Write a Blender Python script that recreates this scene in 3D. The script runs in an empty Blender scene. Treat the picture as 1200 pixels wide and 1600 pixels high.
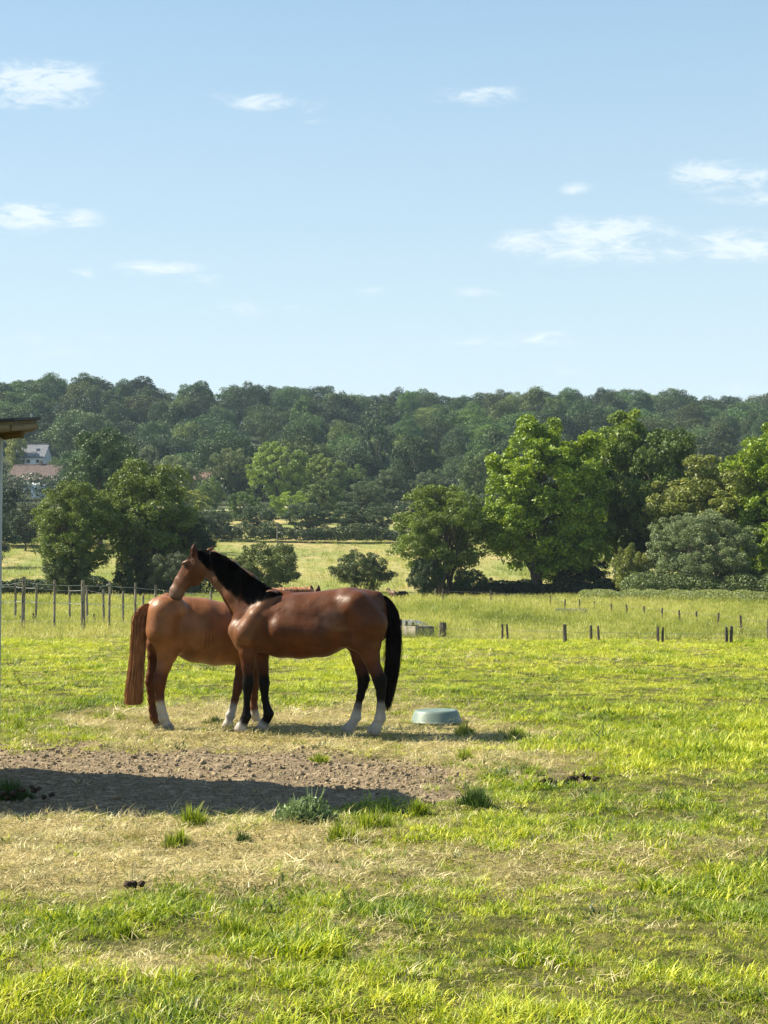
import bpy, math, random
import numpy as np
from mathutils import Vector, Matrix

rng = np.random.default_rng(7)
random.seed(7)
sc = bpy.context.scene
COL = sc.collection
R = math.radians

# ------------------------------------------------------------------ camera
FPX = 2403.0            # focal length in photo pixels (photo 1200 x 1600)
PITCH = math.atan(105 / FPX)
CAMZ = 1.65
cam = bpy.data.cameras.new('camera')
cam.sensor_fit = 'VERTICAL'
cam.sensor_height = 32.0
cam.lens = 32.0 * FPX / 1600.0
cam.clip_start = 0.1
cam.clip_end = 6000
camo = bpy.data.objects.new('camera', cam)
COL.objects.link(camo)
camo.location = (0, 0, CAMZ)
camo.rotation_euler = (R(90) + PITCH, 0, 0)
sc.camera = camo

# ------------------------------------------------------------------ world and sun
SUN_EL, SUN_BACK = R(43), R(15)      # sun stands left and a little behind the horses
world = bpy.data.worlds.new('World')
sc.world = world
world.use_nodes = True
wn, wl = world.node_tree.nodes, world.node_tree.links
wn.clear()


def N(nodes, typ, **kw):
    n = nodes.new(typ)
    for k, v in kw.items():
        if k.startswith('i_'):
            n.inputs[int(k[2:])].default_value = v
        else:
            setattr(n, k, v)
    return n


def build_world():
    out = N(wn, 'ShaderNodeOutputWorld')
    bg = N(wn, 'ShaderNodeBackground')
    bg.inputs[1].default_value = 0.058
    sky = N(wn, 'ShaderNodeTexSky', sky_type='NISHITA', sun_disc=False)
    sky.sun_elevation = SUN_EL
    sky.sun_rotation = R(285)
    sky.air_density = 1.0
    sky.dust_density = 0.3
    sky.ozone_density = 1.4
    tc = N(wn, 'ShaderNodeTexCoord')
    sx = N(wn, 'ShaderNodeSeparateXYZ')
    wl.new(tc.outputs['Generated'], sx.inputs[0])
    ymax = N(wn, 'ShaderNodeMath', operation='MAXIMUM', i_1=0.05)
    wl.new(sx.outputs[1], ymax.inputs[0])
    u = N(wn, 'ShaderNodeMath', operation='DIVIDE')
    v = N(wn, 'ShaderNodeMath', operation='DIVIDE')
    wl.new(sx.outputs[0], u.inputs[0]); wl.new(ymax.outputs[0], u.inputs[1])
    wl.new(sx.outputs[2], v.inputs[0]); wl.new(ymax.outputs[0], v.inputs[1])
    uv = N(wn, 'ShaderNodeCombineXYZ')
    wl.new(u.outputs[0], uv.inputs[0]); wl.new(v.outputs[0], uv.inputs[1])
    # turbulence, stretched along the horizon
    sc1 = N(wn, 'ShaderNodeVectorMath', operation='MULTIPLY')
    sc1.inputs[1].default_value = (38, 110, 1)
    wl.new(uv.outputs[0], sc1.inputs[0])
    nz = N(wn, 'ShaderNodeTexNoise')
    nz.inputs['Scale'].default_value = 1.0
    nz.inputs['Detail'].default_value = 9
    nz.inputs['Roughness'].default_value = 0.66
    nz.inputs['Distortion'].default_value = 0.5
    wl.new(sc1.outputs[0], nz.inputs['Vector'])
    # (px, py, half width, half height, strength) in the sky, as directions
    clouds = [(55, 112, 95, 26, 1.0), (60, 145, 85, 18, .8), (150, 138, 30, 12, .3),
              (410, 150, 52, 14, .75), (345, 139, 28, 7, .4), (487, 157, 22, 10, .55), (490, 181, 30, 6, .25),
              (745, 139, 70, 15, .75), (35, 334, 52, 23, 1.0), (105, 338, 60, 15, .75),
              (235, 416, 72, 13, .75), (132, 422, 24, 9, .5), (322, 435, 36, 9, .65), (400, 482, 95, 13, .35),
              (1130, 268, 85, 24, .85), (1190, 305, 80, 11, .5), (907, 290, 28, 10, .5), (915, 240, 40, 7, .25),
              (830, 376, 68, 18, .8), (945, 362, 115, 26, .95), (930, 390, 120, 20, .55), (1030, 392, 60, 15, .5), (1165, 380, 95, 24, .9),
              (740, 456, 40, 11, .4), (585, 452, 30, 7, .35), (640, 508, 30, 8, .3), (855, 527, 55, 12, .65), (750, 534, 80, 10, .4),
              (90, 528, 110, 9, .3), (860, 576, 70, 10, .3), (30, 545, 150, 16, .3), (560, 575, 150, 14, .22), (1150, 605, 60, 10, .3),
              # the same kind of sky goes on outside the picture
              (-260, 250, 110, 26, .8), (-420, 400, 140, 24, .8), (-180, -60, 120, 22, .6), (-700, 350, 160, 30, .8),
              (1420, 180, 110, 24, .8), (1520, 420, 150, 26, .8), (1780, 300, 120, 24, .7), (500, -160, 120, 24, .5), (1250, -250, 140, 26, .6)]
    last = None
    for (px, py, hw, hh, s) in clouds:
        du, dv = (px - 600) / FPX, (905 - py) / FPX
        sub = N(wn, 'ShaderNodeVectorMath', operation='SUBTRACT')
        sub.inputs[1].default_value = (du, dv, 0)
        wl.new(uv.outputs[0], sub.inputs[0])
        mul = N(wn, 'ShaderNodeVectorMath', operation='MULTIPLY')
        mul.inputs[1].default_value = (FPX / (hw * 1.5), FPX / (hh * 1.55), 0)
        wl.new(sub.outputs[0], mul.inputs[0])
        ln = N(wn, 'ShaderNodeVectorMath', operation='DOT_PRODUCT')
        wl.new(mul.outputs[0], ln.inputs[0]); wl.new(mul.outputs[0], ln.inputs[1])
        inv = N(wn, 'ShaderNodeMath', operation='MULTIPLY_ADD', use_clamp=True)
        s = s if s > .6 else min(.75, s * 1.35)
        inv.inputs[1].default_value = -s; inv.inputs[2].default_value = s
        wl.new(ln.outputs['Value'], inv.inputs[0])
        if last is None:
            last = inv
        else:
            mx = N(wn, 'ShaderNodeMath', operation='MAXIMUM')
            wl.new(last.outputs[0], mx.inputs[0]); wl.new(inv.outputs[0], mx.inputs[1])
            last = mx
    # density = mask + (noise - .5) * k
    a = N(wn, 'ShaderNodeMath', operation='MULTIPLY_ADD')
    a.inputs[1].default_value = 4.4; a.inputs[2].default_value = -2.2
    wl.new(nz.outputs['Fac'], a.inputs[0])
    b = N(wn, 'ShaderNodeMath', operation='ADD')
    wl.new(a.outputs[0], b.inputs[0]); wl.new(last.outputs[0], b.inputs[1])
    c = N(wn, 'ShaderNodeMath', operation='MULTIPLY', use_clamp=True)
    wl.new(b.outputs[0], c.inputs[0]); wl.new(last.outputs[0], c.inputs[1])
    c2 = N(wn, 'ShaderNodeMapRange', interpolation_type='SMOOTHSTEP')
    c2.inputs[1].default_value = 0.0; c2.inputs[2].default_value = 1.0
    c2.inputs[3].default_value = 0.0; c2.inputs[4].default_value = 0.62
    wl.new(c.outputs[0], c2.inputs[0])
    # veil: pale air low over the horizon, all round
    el = N(wn, 'ShaderNodeMath', operation='ABSOLUTE')
    wl.new(sx.outputs[2], el.inputs[0])
    veil = N(wn, 'ShaderNodeMapRange')
    veil.inputs[1].default_value = 0.0; veil.inputs[2].default_value = 0.95
    veil.inputs[3].default_value = VEIL0; veil.inputs[4].default_value = VEIL1
    wl.new(el.outputs[0], veil.inputs[0])
    mv = N(wn, 'ShaderNodeMix', data_type='RGBA')
    gr = N(wn, 'ShaderNodeValToRGB')
    for q, (pos, c) in zip(gr.color_ramp.elements, ((0.06, VEILC), (0.44, VEILT))):
        q.position = pos; q.color = [v / 10 for v in c[:3]] + [1]
    wl.new(el.outputs[0], gr.inputs[0])
    gx = N(wn, 'ShaderNodeVectorMath', operation='SCALE'); gx.inputs['Scale'].default_value = 10
    wl.new(gr.outputs[0], gx.inputs[0]); wl.new(gx.outputs[0], mv.inputs['B'])
    wl.new(veil.outputs[0], mv.inputs[0])
    wl.new(sky.outputs[0], mv.inputs['A'])
    m = N(wn, 'ShaderNodeMix', data_type='RGBA')
    m.inputs['B'].default_value = CLOUDC
    wl.new(c2.outputs[0], m.inputs[0]); wl.new(mv.outputs['Result'], m.inputs['A'])
    wl.new(m.outputs['Result'], bg.inputs[0]); wl.new(bg.outputs[0], out.inputs[0])


VEIL0, VEIL1 = 1.0, 0.0
VEILC = (5.8, 6.85, 7.0, 1)
VEILT = (2.7, 4.75, 6.6, 1)
CLOUDC = (7.3, 7.7, 7.7, 1)
build_world()

sun = bpy.data.lights.new('sun', 'SUN')
sun.energy = 5.0
sun.angle = R(0.5)
sun.color = (1.0, 0.91, 0.72)
suno = bpy.data.objects.new('sun', sun)
COL.objects.link(suno)
SUNV = Vector((-math.cos(SUN_BACK) * math.cos(SUN_EL), math.sin(SUN_BACK) * math.cos(SUN_EL), math.sin(SUN_EL)))
suno.rotation_euler = SUNV.to_track_quat('Z', 'Y').to_euler()
suno.location = SUNV * 60
sc.view_settings.view_transform = 'Standard'
sc.view_settings.look = 'None'
sc.view_settings.gamma = 1
sc.view_settings.exposure = 1.32
sc.view_settings.use_curve_mapping = False
sc.cycles.volume_bounces = 0
sc.cycles.max_bounces = 8
sc.cycles.diffuse_bounces = 3
sc.cycles.transmission_bounces = 4
sc.cycles.transparent_max_bounces = 8
sc.cycles.use_denoising = True
sc.cycles.sample_clamp_indirect = 4

# ------------------------------------------------------------------ helpers
CP, SP = math.cos(PITCH), math.sin(PITCH)


def ray(px, py):
    dx, dy, dz = (px - 600) / FPX, 1.0, (800 - py) / FPX
    return dx, dy * CP - dz * SP, dy * SP + dz * CP


def at(px, py, Y):
    """the point at distance Y along +Y that a photo pixel looks at"""
    x, y, z = ray(px, py)
    return Vector((x / y * Y, Y, CAMZ + z / y * Y))


def to_px(X, Y, Z):
    X, Y, Z = np.asarray(X, float), np.asarray(Y, float), np.asarray(Z, float) - CAMZ
    d = Y * CP + Z * SP
    v = -Y * SP + Z * CP
    return 600 + FPX * X / d, 800 - FPX * v / d


def vnoise(x, y, seed=0):
    """smooth value noise, vectorised"""
    x = np.asarray(x, float); y = np.asarray(y, float)
    xi, yi = np.floor(x).astype(np.int64), np.floor(y).astype(np.int64)
    fx, fy = x - xi, y - yi
    fx = fx * fx * (3 - 2 * fx); fy = fy * fy * (3 - 2 * fy)

    def h(a, b):
        n = (a * 374761393 + b * 668265263 + seed * 974634777) & 0xffffffff
        n = ((n ^ (n >> 13)) * 1274126177) & 0xffffffff
        return ((n ^ (n >> 16)) & 0xffff) / 65535.0
    return (h(xi, yi) * (1 - fx) + h(xi + 1, yi) * fx) * (1 - fy) + (h(xi, yi + 1) * (1 - fx) + h(xi + 1, yi + 1) * fx) * fy


def fbm(x, y, seed=0, o=4):
    s, a, t = 0, 0.5, 0
    for k in range(o):
        s = s + a * vnoise(x * 2 ** k, y * 2 ** k, seed + k * 17); t += a; a *= .5
    return s / t


def sstep(a, b, x):
    t = np.clip((x - a) / (b - a), 0, 1)
    return t * t * (3 - 2 * t)


CREST_PX = [-700, 0, 200, 300, 450, 640, 750, 900, 1000, 1130, 1200, 1900]
CREST_PY = [586, 586, 590, 599, 605, 611, 605, 608, 605, 609, 616, 616]


def gz(X, Y):
    """height of the land"""
    X = np.asarray(X, float); Y = np.asarray(Y, float)
    ys = np.array([-400, 0, 45, 128, 140, 170, 200, 255, 320, 350, 430, 640, 700, 900, 3000.])
    zs = np.array([0, 0, 0, 0.0, 0.0, 0.9, 2.6, 7.2, 15.6, 18, 26, 64, 68, 69, 60.])
    z = np.interp(Y, ys, zs)
    for d in (-8, 8):
        z = z * .5 + .5 * np.interp(Y + d * sstep(60, 200, Y), ys, zs)
    px = 600 + FPX * X / np.maximum(Y, 60)
    crest = CAMZ + (905 - np.interp(px, CREST_PX, CREST_PY)) * 640 / FPX - 16.5
    z = z + (crest - 64) * sstep(430, 640, Y)
    z = z + (fbm(X / 60, Y / 60, 5, 2) - .5) * 3 * sstep(150, 300, Y)
    z = z + (fbm(X / 7, Y / 7, 9, 3) - .5) * 0.10 * sstep(3, 14, Y) * (1 - sstep(60, 90, Y) * .0)
    return z


def gzs(x, y):
    return float(gz(np.array([x]), np.array([y]))[0])


def mesh_np(name, V, F, mats, attrs=None, smooth=False, face_mat=None):
    me = bpy.data.meshes.new(name)
    V = np.asarray(V, np.float32); F = np.asarray(F, np.int32)
    k = F.shape[1]
    me.vertices.add(len(V)); me.vertices.foreach_set('co', V.ravel())
    me.loops.add(F.size); me.loops.foreach_set('vertex_index', F.ravel())
    me.polygons.add(len(F)); me.polygons.foreach_set('loop_start', np.arange(0, F.size, k, dtype=np.int32))
    if face_mat is not None:
        me.polygons.foreach_set('material_index', np.asarray(face_mat, np.int32))
    for m in (mats if isinstance(mats, (list, tuple)) else [mats]):
        me.materials.append(m)
    for an, (typ, dom, data) in (attrs or {}).items():
        at_ = me.attributes.new(an, typ, dom)
        data = np.asarray(data, np.float32)
        at_.data.foreach_set({'FLOAT': 'value', 'FLOAT_COLOR': 'color', 'FLOAT_VECTOR': 'vector'}[typ], data.ravel())
    me.update(calc_edges=True)
    if smooth:
        me.polygons.foreach_set('use_smooth', np.ones(len(F), bool))
    return me


def link(name, me, parent=None, loc=None, rot=None, scale=None):
    o = bpy.data.objects.new(name, me)
    COL.objects.link(o)
    if parent is not None:
        o.parent = parent
    if loc is not None: o.location = loc
    if rot is not None: o.rotation_euler = rot
    if scale is not None: o.scale = scale
    return o


def tag(o, label=None, cat=None, group=None, kind=None):
    if label: o['label'] = label
    if cat: o['category'] = cat
    if group: o['group'] = group
    if kind: o['kind'] = kind
    return o


class MB:
    """collects shapes into one mesh of polygons"""
    def __init__(s): s.v = []; s.f = []

    def add(s, vs, fs):
        n = len(s.v)
        s.v += [tuple(v) for v in vs]; s.f += [tuple(i + n for i in f) for f in fs]
        return s

    def box(s, c, size, rz=0, tilt=None, jit=0):
        hx, hy, hz = [d / 2 for d in size]
        M = Matrix.Rotation(rz, 3, 'Z')
        if tilt is not None: M = M @ tilt
        vs = []
        for dz in (-1, 1):
            for dx, dy in ((-1, -1), (1, -1), (1, 1), (-1, 1)):
                p = M @ Vector((dx * hx, dy * hy, dz * hz)) + Vector(c)
                if jit: p += Vector([random.uniform(-jit, jit) for _ in range(3)])
                vs.append(p)
        return s.add(vs, [(3, 2, 1, 0), (4, 5, 6, 7), (0, 1, 5, 4), (1, 2, 6, 5), (2, 3, 7, 6), (3, 0, 4, 7)])

    def tube(s, pts, rad, n=8, wob=0):
        pts = [Vector(p) for p in pts]
        rad = rad if isinstance(rad, (list, tuple)) else [rad] * len(pts)
        vs, fs = [], []
        for i, p in enumerate(pts):
            d = (pts[min(i + 1, len(pts) - 1)] - pts[max(i - 1, 0)]).normalized()
            a = d.cross(Vector((0, 0, 1)) if abs(d.z) < .9 else Vector((1, 0, 0))).normalized()
            b = d.cross(a).normalized()
            for k in range(n):
                t = 2 * math.pi * k / n
                r = rad[i] * (1 + random.uniform(-wob, wob))
                vs.append(p + a * math.cos(t) * r + b * math.sin(t) * r)
        for i in range(len(pts) - 1):
            for k in range(n):
                k2 = (k + 1) % n
                fs.append((i * n + k, i * n + k2, (i + 1) * n + k2, (i + 1) * n + k))
        fs.append(tuple(range(n - 1, -1, -1))); fs.append(tuple((len(pts) - 1) * n + k for k in range(n)))
        return s.add(vs, fs)

    def mesh(s, name, mat, smooth=False, bevel=0):
        me = bpy.data.meshes.new(name)
        me.from_pydata(s.v, [], s.f)
        me.materials.append(mat)
        if bevel:
            import bmesh
            bm = bmesh.new(); bm.from_mesh(me)
            bmesh.ops.bevel(bm, geom=bm.edges[:], offset=bevel, segments=2, affect='EDGES')
            bm.to_mesh(me); bm.free()
        me.update()
        if smooth:
            me.polygons.foreach_set('use_smooth', [True] * len(me.polygons))
        return me

    def build(s, name, mat, parent=None, smooth=False, bevel=0, loc=None):
        return link(name, s.mesh(name, mat, smooth, bevel), parent, loc)


# ------------------------------------------------------------------ materials
def mat_new(name):
    m = bpy.data.materials.new(name); m.use_nodes = True
    nt = m.node_tree; nt.nodes.clear()
    out = nt.nodes.new('ShaderNodeOutputMaterial')
    return m, nt.nodes, nt.links, out


def mat_surface(name, c1, c2, scale=8, rough=.8, metal=0, bump=.3, stretch=(1, 1, 1), detail=5, lo=.35, hi=.65, spec=.3):
    """two tones of the same stuff broken up by noise, with matching relief"""
    m, n, l, out = mat_new(name)
    tc = N(n, 'ShaderNodeTexCoord')
    mp = N(n, 'ShaderNodeMapping'); mp.inputs['Scale'].default_value = stretch
    l.new(tc.outputs['Object'], mp.inputs[0])
    nz = N(n, 'ShaderNodeTexNoise'); nz.inputs['Scale'].default_value = scale; nz.inputs['Detail'].default_value = detail
    l.new(mp.outputs[0], nz.inputs['Vector'])
    mr = N(n, 'ShaderNodeMapRange'); mr.inputs[1].default_value = lo; mr.inputs[2].default_value = hi
    l.new(nz.outputs['Fac'], mr.inputs[0])
    mx = N(n, 'ShaderNodeMix', data_type='RGBA')
    mx.inputs['A'].default_value = (*c1, 1); mx.inputs['B'].default_value = (*c2, 1)
    l.new(mr.outputs[0], mx.inputs[0])
    p = N(n, 'ShaderNodeBsdfPrincipled')
    p.inputs['Roughness'].default_value = rough; p.inputs['Metallic'].default_value = metal
    p.inputs['Specular IOR Level'].default_value = spec
    l.new(mx.outputs['Result'], p.inputs['Base Color'])
    if bump:
        b = N(n, 'ShaderNodeBump'); b.inputs['Strength'].default_value = bump; b.inputs['Distance'].default_value = .02
        l.new(nz.outputs['Fac'], b.inputs['Height']); l.new(b.outputs[0], p.inputs['Normal'])
    l.new(p.outputs[0], out.inputs[0])
    return m


def mat_leaf(name, trans=.35, rough=.55, spec=.25, colour_src='OBJECT', c1=None, c2=None, contrast=.5):
    """leaves: colour of the plant (object colour) varied leaf by leaf and clump by clump (attribute tint)"""
    m, n, l, out = mat_new(name)
    at_ = N(n, 'ShaderNodeAttribute', attribute_name='tint')
    oi = N(n, 'ShaderNodeObjectInfo')
    mr = N(n, 'ShaderNodeMapRange')
    mr.inputs[3].default_value = 1 - contrast; mr.inputs[4].default_value = 1 + contrast
    l.new(at_.outputs['Fac'], mr.inputs[0])
    hs = N(n, 'ShaderNodeHueSaturation')
    hr = N(n, 'ShaderNodeMapRange'); hr.inputs[3].default_value = .515; hr.inputs[4].default_value = .475
    l.new(at_.outputs['Fac'], hr.inputs[0]); l.new(hr.outputs[0], hs.inputs['Hue'])
    l.new(mr.outputs[0], hs.inputs['Value'])
    l.new(oi.outputs['Color'], hs.inputs['Color'])
    p = N(n, 'ShaderNodeBsdfPrincipled')
    p.inputs['Roughness'].default_value = rough; p.inputs['Specular IOR Level'].default_value = spec
    l.new(hs.outputs[0], p.inputs['Base Color'])
    tr = N(n, 'ShaderNodeBsdfTranslucent')
    hs2 = N(n, 'ShaderNodeHueSaturation'); hs2.inputs['Hue'].default_value = .485; hs2.inputs['Saturation'].default_value = 1.1
    hs2.inputs['Value'].default_value = 1.5
    l.new(hs.outputs[0], hs2.inputs['Color']); l.new(hs2.outputs[0], tr.inputs[0])
    mx = N(n, 'ShaderNodeMixShader'); mx.inputs[0].default_value = trans
    l.new(p.outputs[0], mx.inputs[1]); l.new(tr.outputs[0], mx.inputs[2]); l.new(mx.outputs[0], out.inputs[0])
    return m


def mat_blade(name, stops, trans=.4):
    """grass blades: instance attribute 'tone' picks along the ramp"""
    m, n, l, out = mat_new(name)
    a = N(n, 'ShaderNodeAttribute', attribute_name='tone', attribute_type='INSTANCER')
    b = N(n, 'ShaderNodeAttribute', attribute_name='tint')
    ad = N(n, 'ShaderNodeMath', operation='MULTIPLY_ADD'); ad.inputs[1].default_value = .35
    sb = N(n, 'ShaderNodeMath', operation='SUBTRACT', i_1=.175)
    l.new(b.outputs['Fac'], ad.inputs[0]); l.new(a.outputs['Fac'], ad.inputs[2]); l.new(ad.outputs[0], sb.inputs[0])
    cr = N(n, 'ShaderNodeValToRGB')
    e = cr.color_ramp.elements
    while len(e) < len(stops): e.new(.5)
    for q, (pos, c) in zip(e, stops):
        q.position = pos; q.color = (*c, 1)
    l.new(sb.outputs[0], cr.inputs[0])
    p = N(n, 'ShaderNodeBsdfPrincipled'); p.inputs['Roughness'].default_value = .5; p.inputs['Specular IOR Level'].default_value = .35
    l.new(cr.outputs[0], p.inputs['Base Color'])
    tr = N(n, 'ShaderNodeBsdfTranslucent')
    hs2 = N(n, 'ShaderNodeHueSaturation'); hs2.inputs['Saturation'].default_value = 1.05; hs2.inputs['Value'].default_value = 1.5
    l.new(cr.outputs[0], hs2.inputs['Color']); l.new(hs2.outputs[0], tr.inputs[0])
    mx = N(n, 'ShaderNodeMixShader'); mx.inputs[0].default_value = trans
    l.new(p.outputs[0], mx.inputs[1]); l.new(tr.outputs[0], mx.inputs[2]); l.new(mx.outputs[0], out.inputs[0])
    return m


def mat_vcol(name, rough=.5, spec=.4, sheen=.0, bump=0.0, scale=60, stretch=(1, 1, 1), var=.26):
    """hide or hair: colour from the attribute 'coat' with fine variation"""
    m, n, l, out = mat_new(name)
    a = N(n, 'ShaderNodeAttribute', attribute_name='coat')
    tc = N(n, 'ShaderNodeTexCoord')
    nz = N(n, 'ShaderNodeTexNoise'); nz.inputs['Scale'].default_value = 7; nz.inputs['Detail'].default_value = 6
    l.new(tc.outputs['Object'], nz.inputs['Vector'])
    mp = N(n, 'ShaderNodeMapping'); mp.inputs['Scale'].default_value = stretch
    l.new(tc.outputs['Object'], mp.inputs[0])
    n2 = N(n, 'ShaderNodeTexNoise'); n2.inputs['Scale'].default_value = scale; n2.inputs['Detail'].default_value = 3
    l.new(mp.outputs[0], n2.inputs['Vector'])
    mr = N(n, 'ShaderNodeMapRange'); mr.inputs[1].default_value = .3; mr.inputs[2].default_value = .7
    mr.inputs[3].default_value = 1 - var; mr.inputs[4].default_value = 1 + var
    l.new(nz.outputs['Fac'], mr.inputs[0])
    hs = N(n, 'ShaderNodeHueSaturation')
    l.new(a.outputs['Color'], hs.inputs['Color']); l.new(mr.outputs[0], hs.inputs['Value'])
    p = N(n, 'ShaderNodeBsdfPrincipled')
    sp = N(n, 'ShaderNodeMapRange'); sp.inputs[2].default_value = .09; sp.inputs[3].default_value = .04; sp.inputs[4].default_value = spec
    l.new(a.outputs['Fac'], sp.inputs[0]); l.new(sp.outputs[0], p.inputs['Specular IOR Level'])
    rr = N(n, 'ShaderNodeMapRange'); rr.inputs[3].default_value = rough - .08; rr.inputs[4].default_value = rough + .12
    l.new(n2.outputs['Fac'], rr.inputs[0]); l.new(rr.outputs[0], p.inputs['Roughness'])
    p.inputs['Sheen Weight'].default_value = sheen; p.inputs['Sheen Roughness'].default_value = .4
    l.new(hs.outputs[0], p.inputs['Base Color'])
    if bump:
        ad = N(n, 'ShaderNodeMath', operation='ADD')
        l.new(nz.outputs['Fac'], ad.inputs[0]); 
        ml = N(n, 'ShaderNodeMath', operation='MULTIPLY', i_1=.25); l.new(n2.outputs['Fac'], ml.inputs[0]); l.new(ml.outputs[0], ad.inputs[1])
        b = N(n, 'ShaderNodeBump'); b.inputs['Strength'].default_value = bump; b.inputs['Distance'].default_value = .02
        l.new(ad.outputs[0], b.inputs['Height']); l.new(b.outputs[0], p.inputs['Normal'])
    l.new(p.outputs[0], out.inputs[0])
    return m


M = {}
M['leaf'] = mat_leaf('leaf', trans=.22, contrast=.6, spec=.4)
M['leaf_far'] = mat_leaf('leaf_far', trans=.16, contrast=.55)
M['bark'] = mat_surface('bark', (.05, .04, .03), (.13, .11, .09), scale=3, stretch=(3, 3, .6), bump=.8, rough=.9)
M['bark_pale'] = mat_surface('bark_pale', (.10, .085, .07), (.22, .19, .16), scale=3, stretch=(3, 3, .6), bump=.8, rough=.9)
M['post'] = mat_surface('weathered_post', (.09, .075, .06), (.30, .265, .22), scale=9, stretch=(3, 3, .35), bump=.6, rough=.85)
M['post_dark'] = mat_surface('dark_post', (.04, .034, .026), (.13, .11, .085), scale=9, stretch=(3, 3, .35), bump=.6, rough=.85)
M['tape'] = mat_surface('white_fence_tape', (.38, .39, .4), (.55, .56, .58), scale=20, bump=0, rough=.5)
M['wire'] = mat_surface('grey_wire', (.08, .08, .08), (.14, .14, .14), scale=20, bump=0, rough=.7)
M['insulator'] = mat_surface('black_insulator', (.01, .01, .01), (.03, .03, .03), scale=20, bump=0, rough=.5)
M['wood'] = mat_surface('roof_timber', (.10, .075, .04), (.20, .15, .08), scale=6, stretch=(.4, 6, 6), bump=.4, rough=.7)
M['roof_sheet'] = mat_surface('black_roof_sheet', (.008, .009, .011), (.03, .032, .036), scale=4, bump=.1, rough=.6)
M['steel'] = mat_surface('grey_painted_post', (.26, .30, .33), (.36, .40, .43), scale=5, stretch=(1, 1, .3), bump=.1, rough=.5)
M['stone'] = mat_surface('pale_stone', (.12, .105, .08), (.30, .27, .225), scale=5, bump=.9, rough=.9)
M['plastic'] = mat_surface('green_grey_tub', (.10, .15, .13), (.18, .235, .205), scale=9, bump=.15, rough=.5, lo=.3, hi=.75, spec=.4)
M['galv'] = mat_surface('galvanised', (.15, .16, .175), (.28, .30, .32), scale=6, bump=.1, rough=.45, metal=.5)
M['clay'] = mat_surface('old_clay_roof', (.065, .045, .042), (.15, .11, .10), scale=1.3, stretch=(1, 1, 2.5), bump=.5, rough=.9, detail=8)
M['clay_red'] = mat_surface('red_clay_roof', (.08, .045, .035), (.14, .08, .06), scale=1.3, bump=.5, rough=.9, detail=8)
M['slate'] = mat_surface('slate_roof', (.10, .11, .135), (.17, .18, .21), scale=1.3, bump=.4, rough=.7, detail=8)
M['brick'] = mat_surface('old_brick_wall', (.20, .13, .09), (.36, .26, .19), scale=2, bump=.4, rough=.9, detail=8)
M['render'] = mat_surface('white_render', (.62, .62, .62), (.78, .78, .77), scale=1, bump=.1, rough=.8)
M['paint'] = mat_surface('pale_blue_paint', (.42, .48, .52), (.58, .63, .66), scale=3, bump=.1, rough=.5)
M['glass'] = mat_surface('window_glass', (.02, .025, .03), (.05, .06, .07), scale=1, bump=0, rough=.08, spec=.8)
M['sheetw'] = mat_surface('white_sheeting', (.66, .72, .78), (.82, .86, .88), scale=2, bump=.5, rough=.5)
M['soil_clod'] = mat_surface('dry_soil_clod', (.15, .115, .072), (.32, .255, .17), scale=3, bump=.5, rough=1, spec=.1)
M['dung'] = mat_surface('dark_dung', (.022, .014, .009), (.075, .048, .03), scale=30, bump=1, rough=.8, spec=.2)
M['eye'] = mat_surface('dark_eye', (.004, .003, .003), (.008, .005, .004), scale=5, bump=0, rough=.08, spec=.8)
M['coat'] = mat_vcol('horse_coat', rough=.42, spec=.26, sheen=0, bump=.45, scale=60, stretch=(1, 1, .5))
M['hair'] = mat_vcol('horse_hair', rough=.6, spec=.15, scale=140, stretch=(1, 1, .1), var=.3)
M['flower'] = mat_surface('white_blossom', (.6, .6, .5), (.8, .8, .7), scale=3, bump=0, rough=.7)


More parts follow.
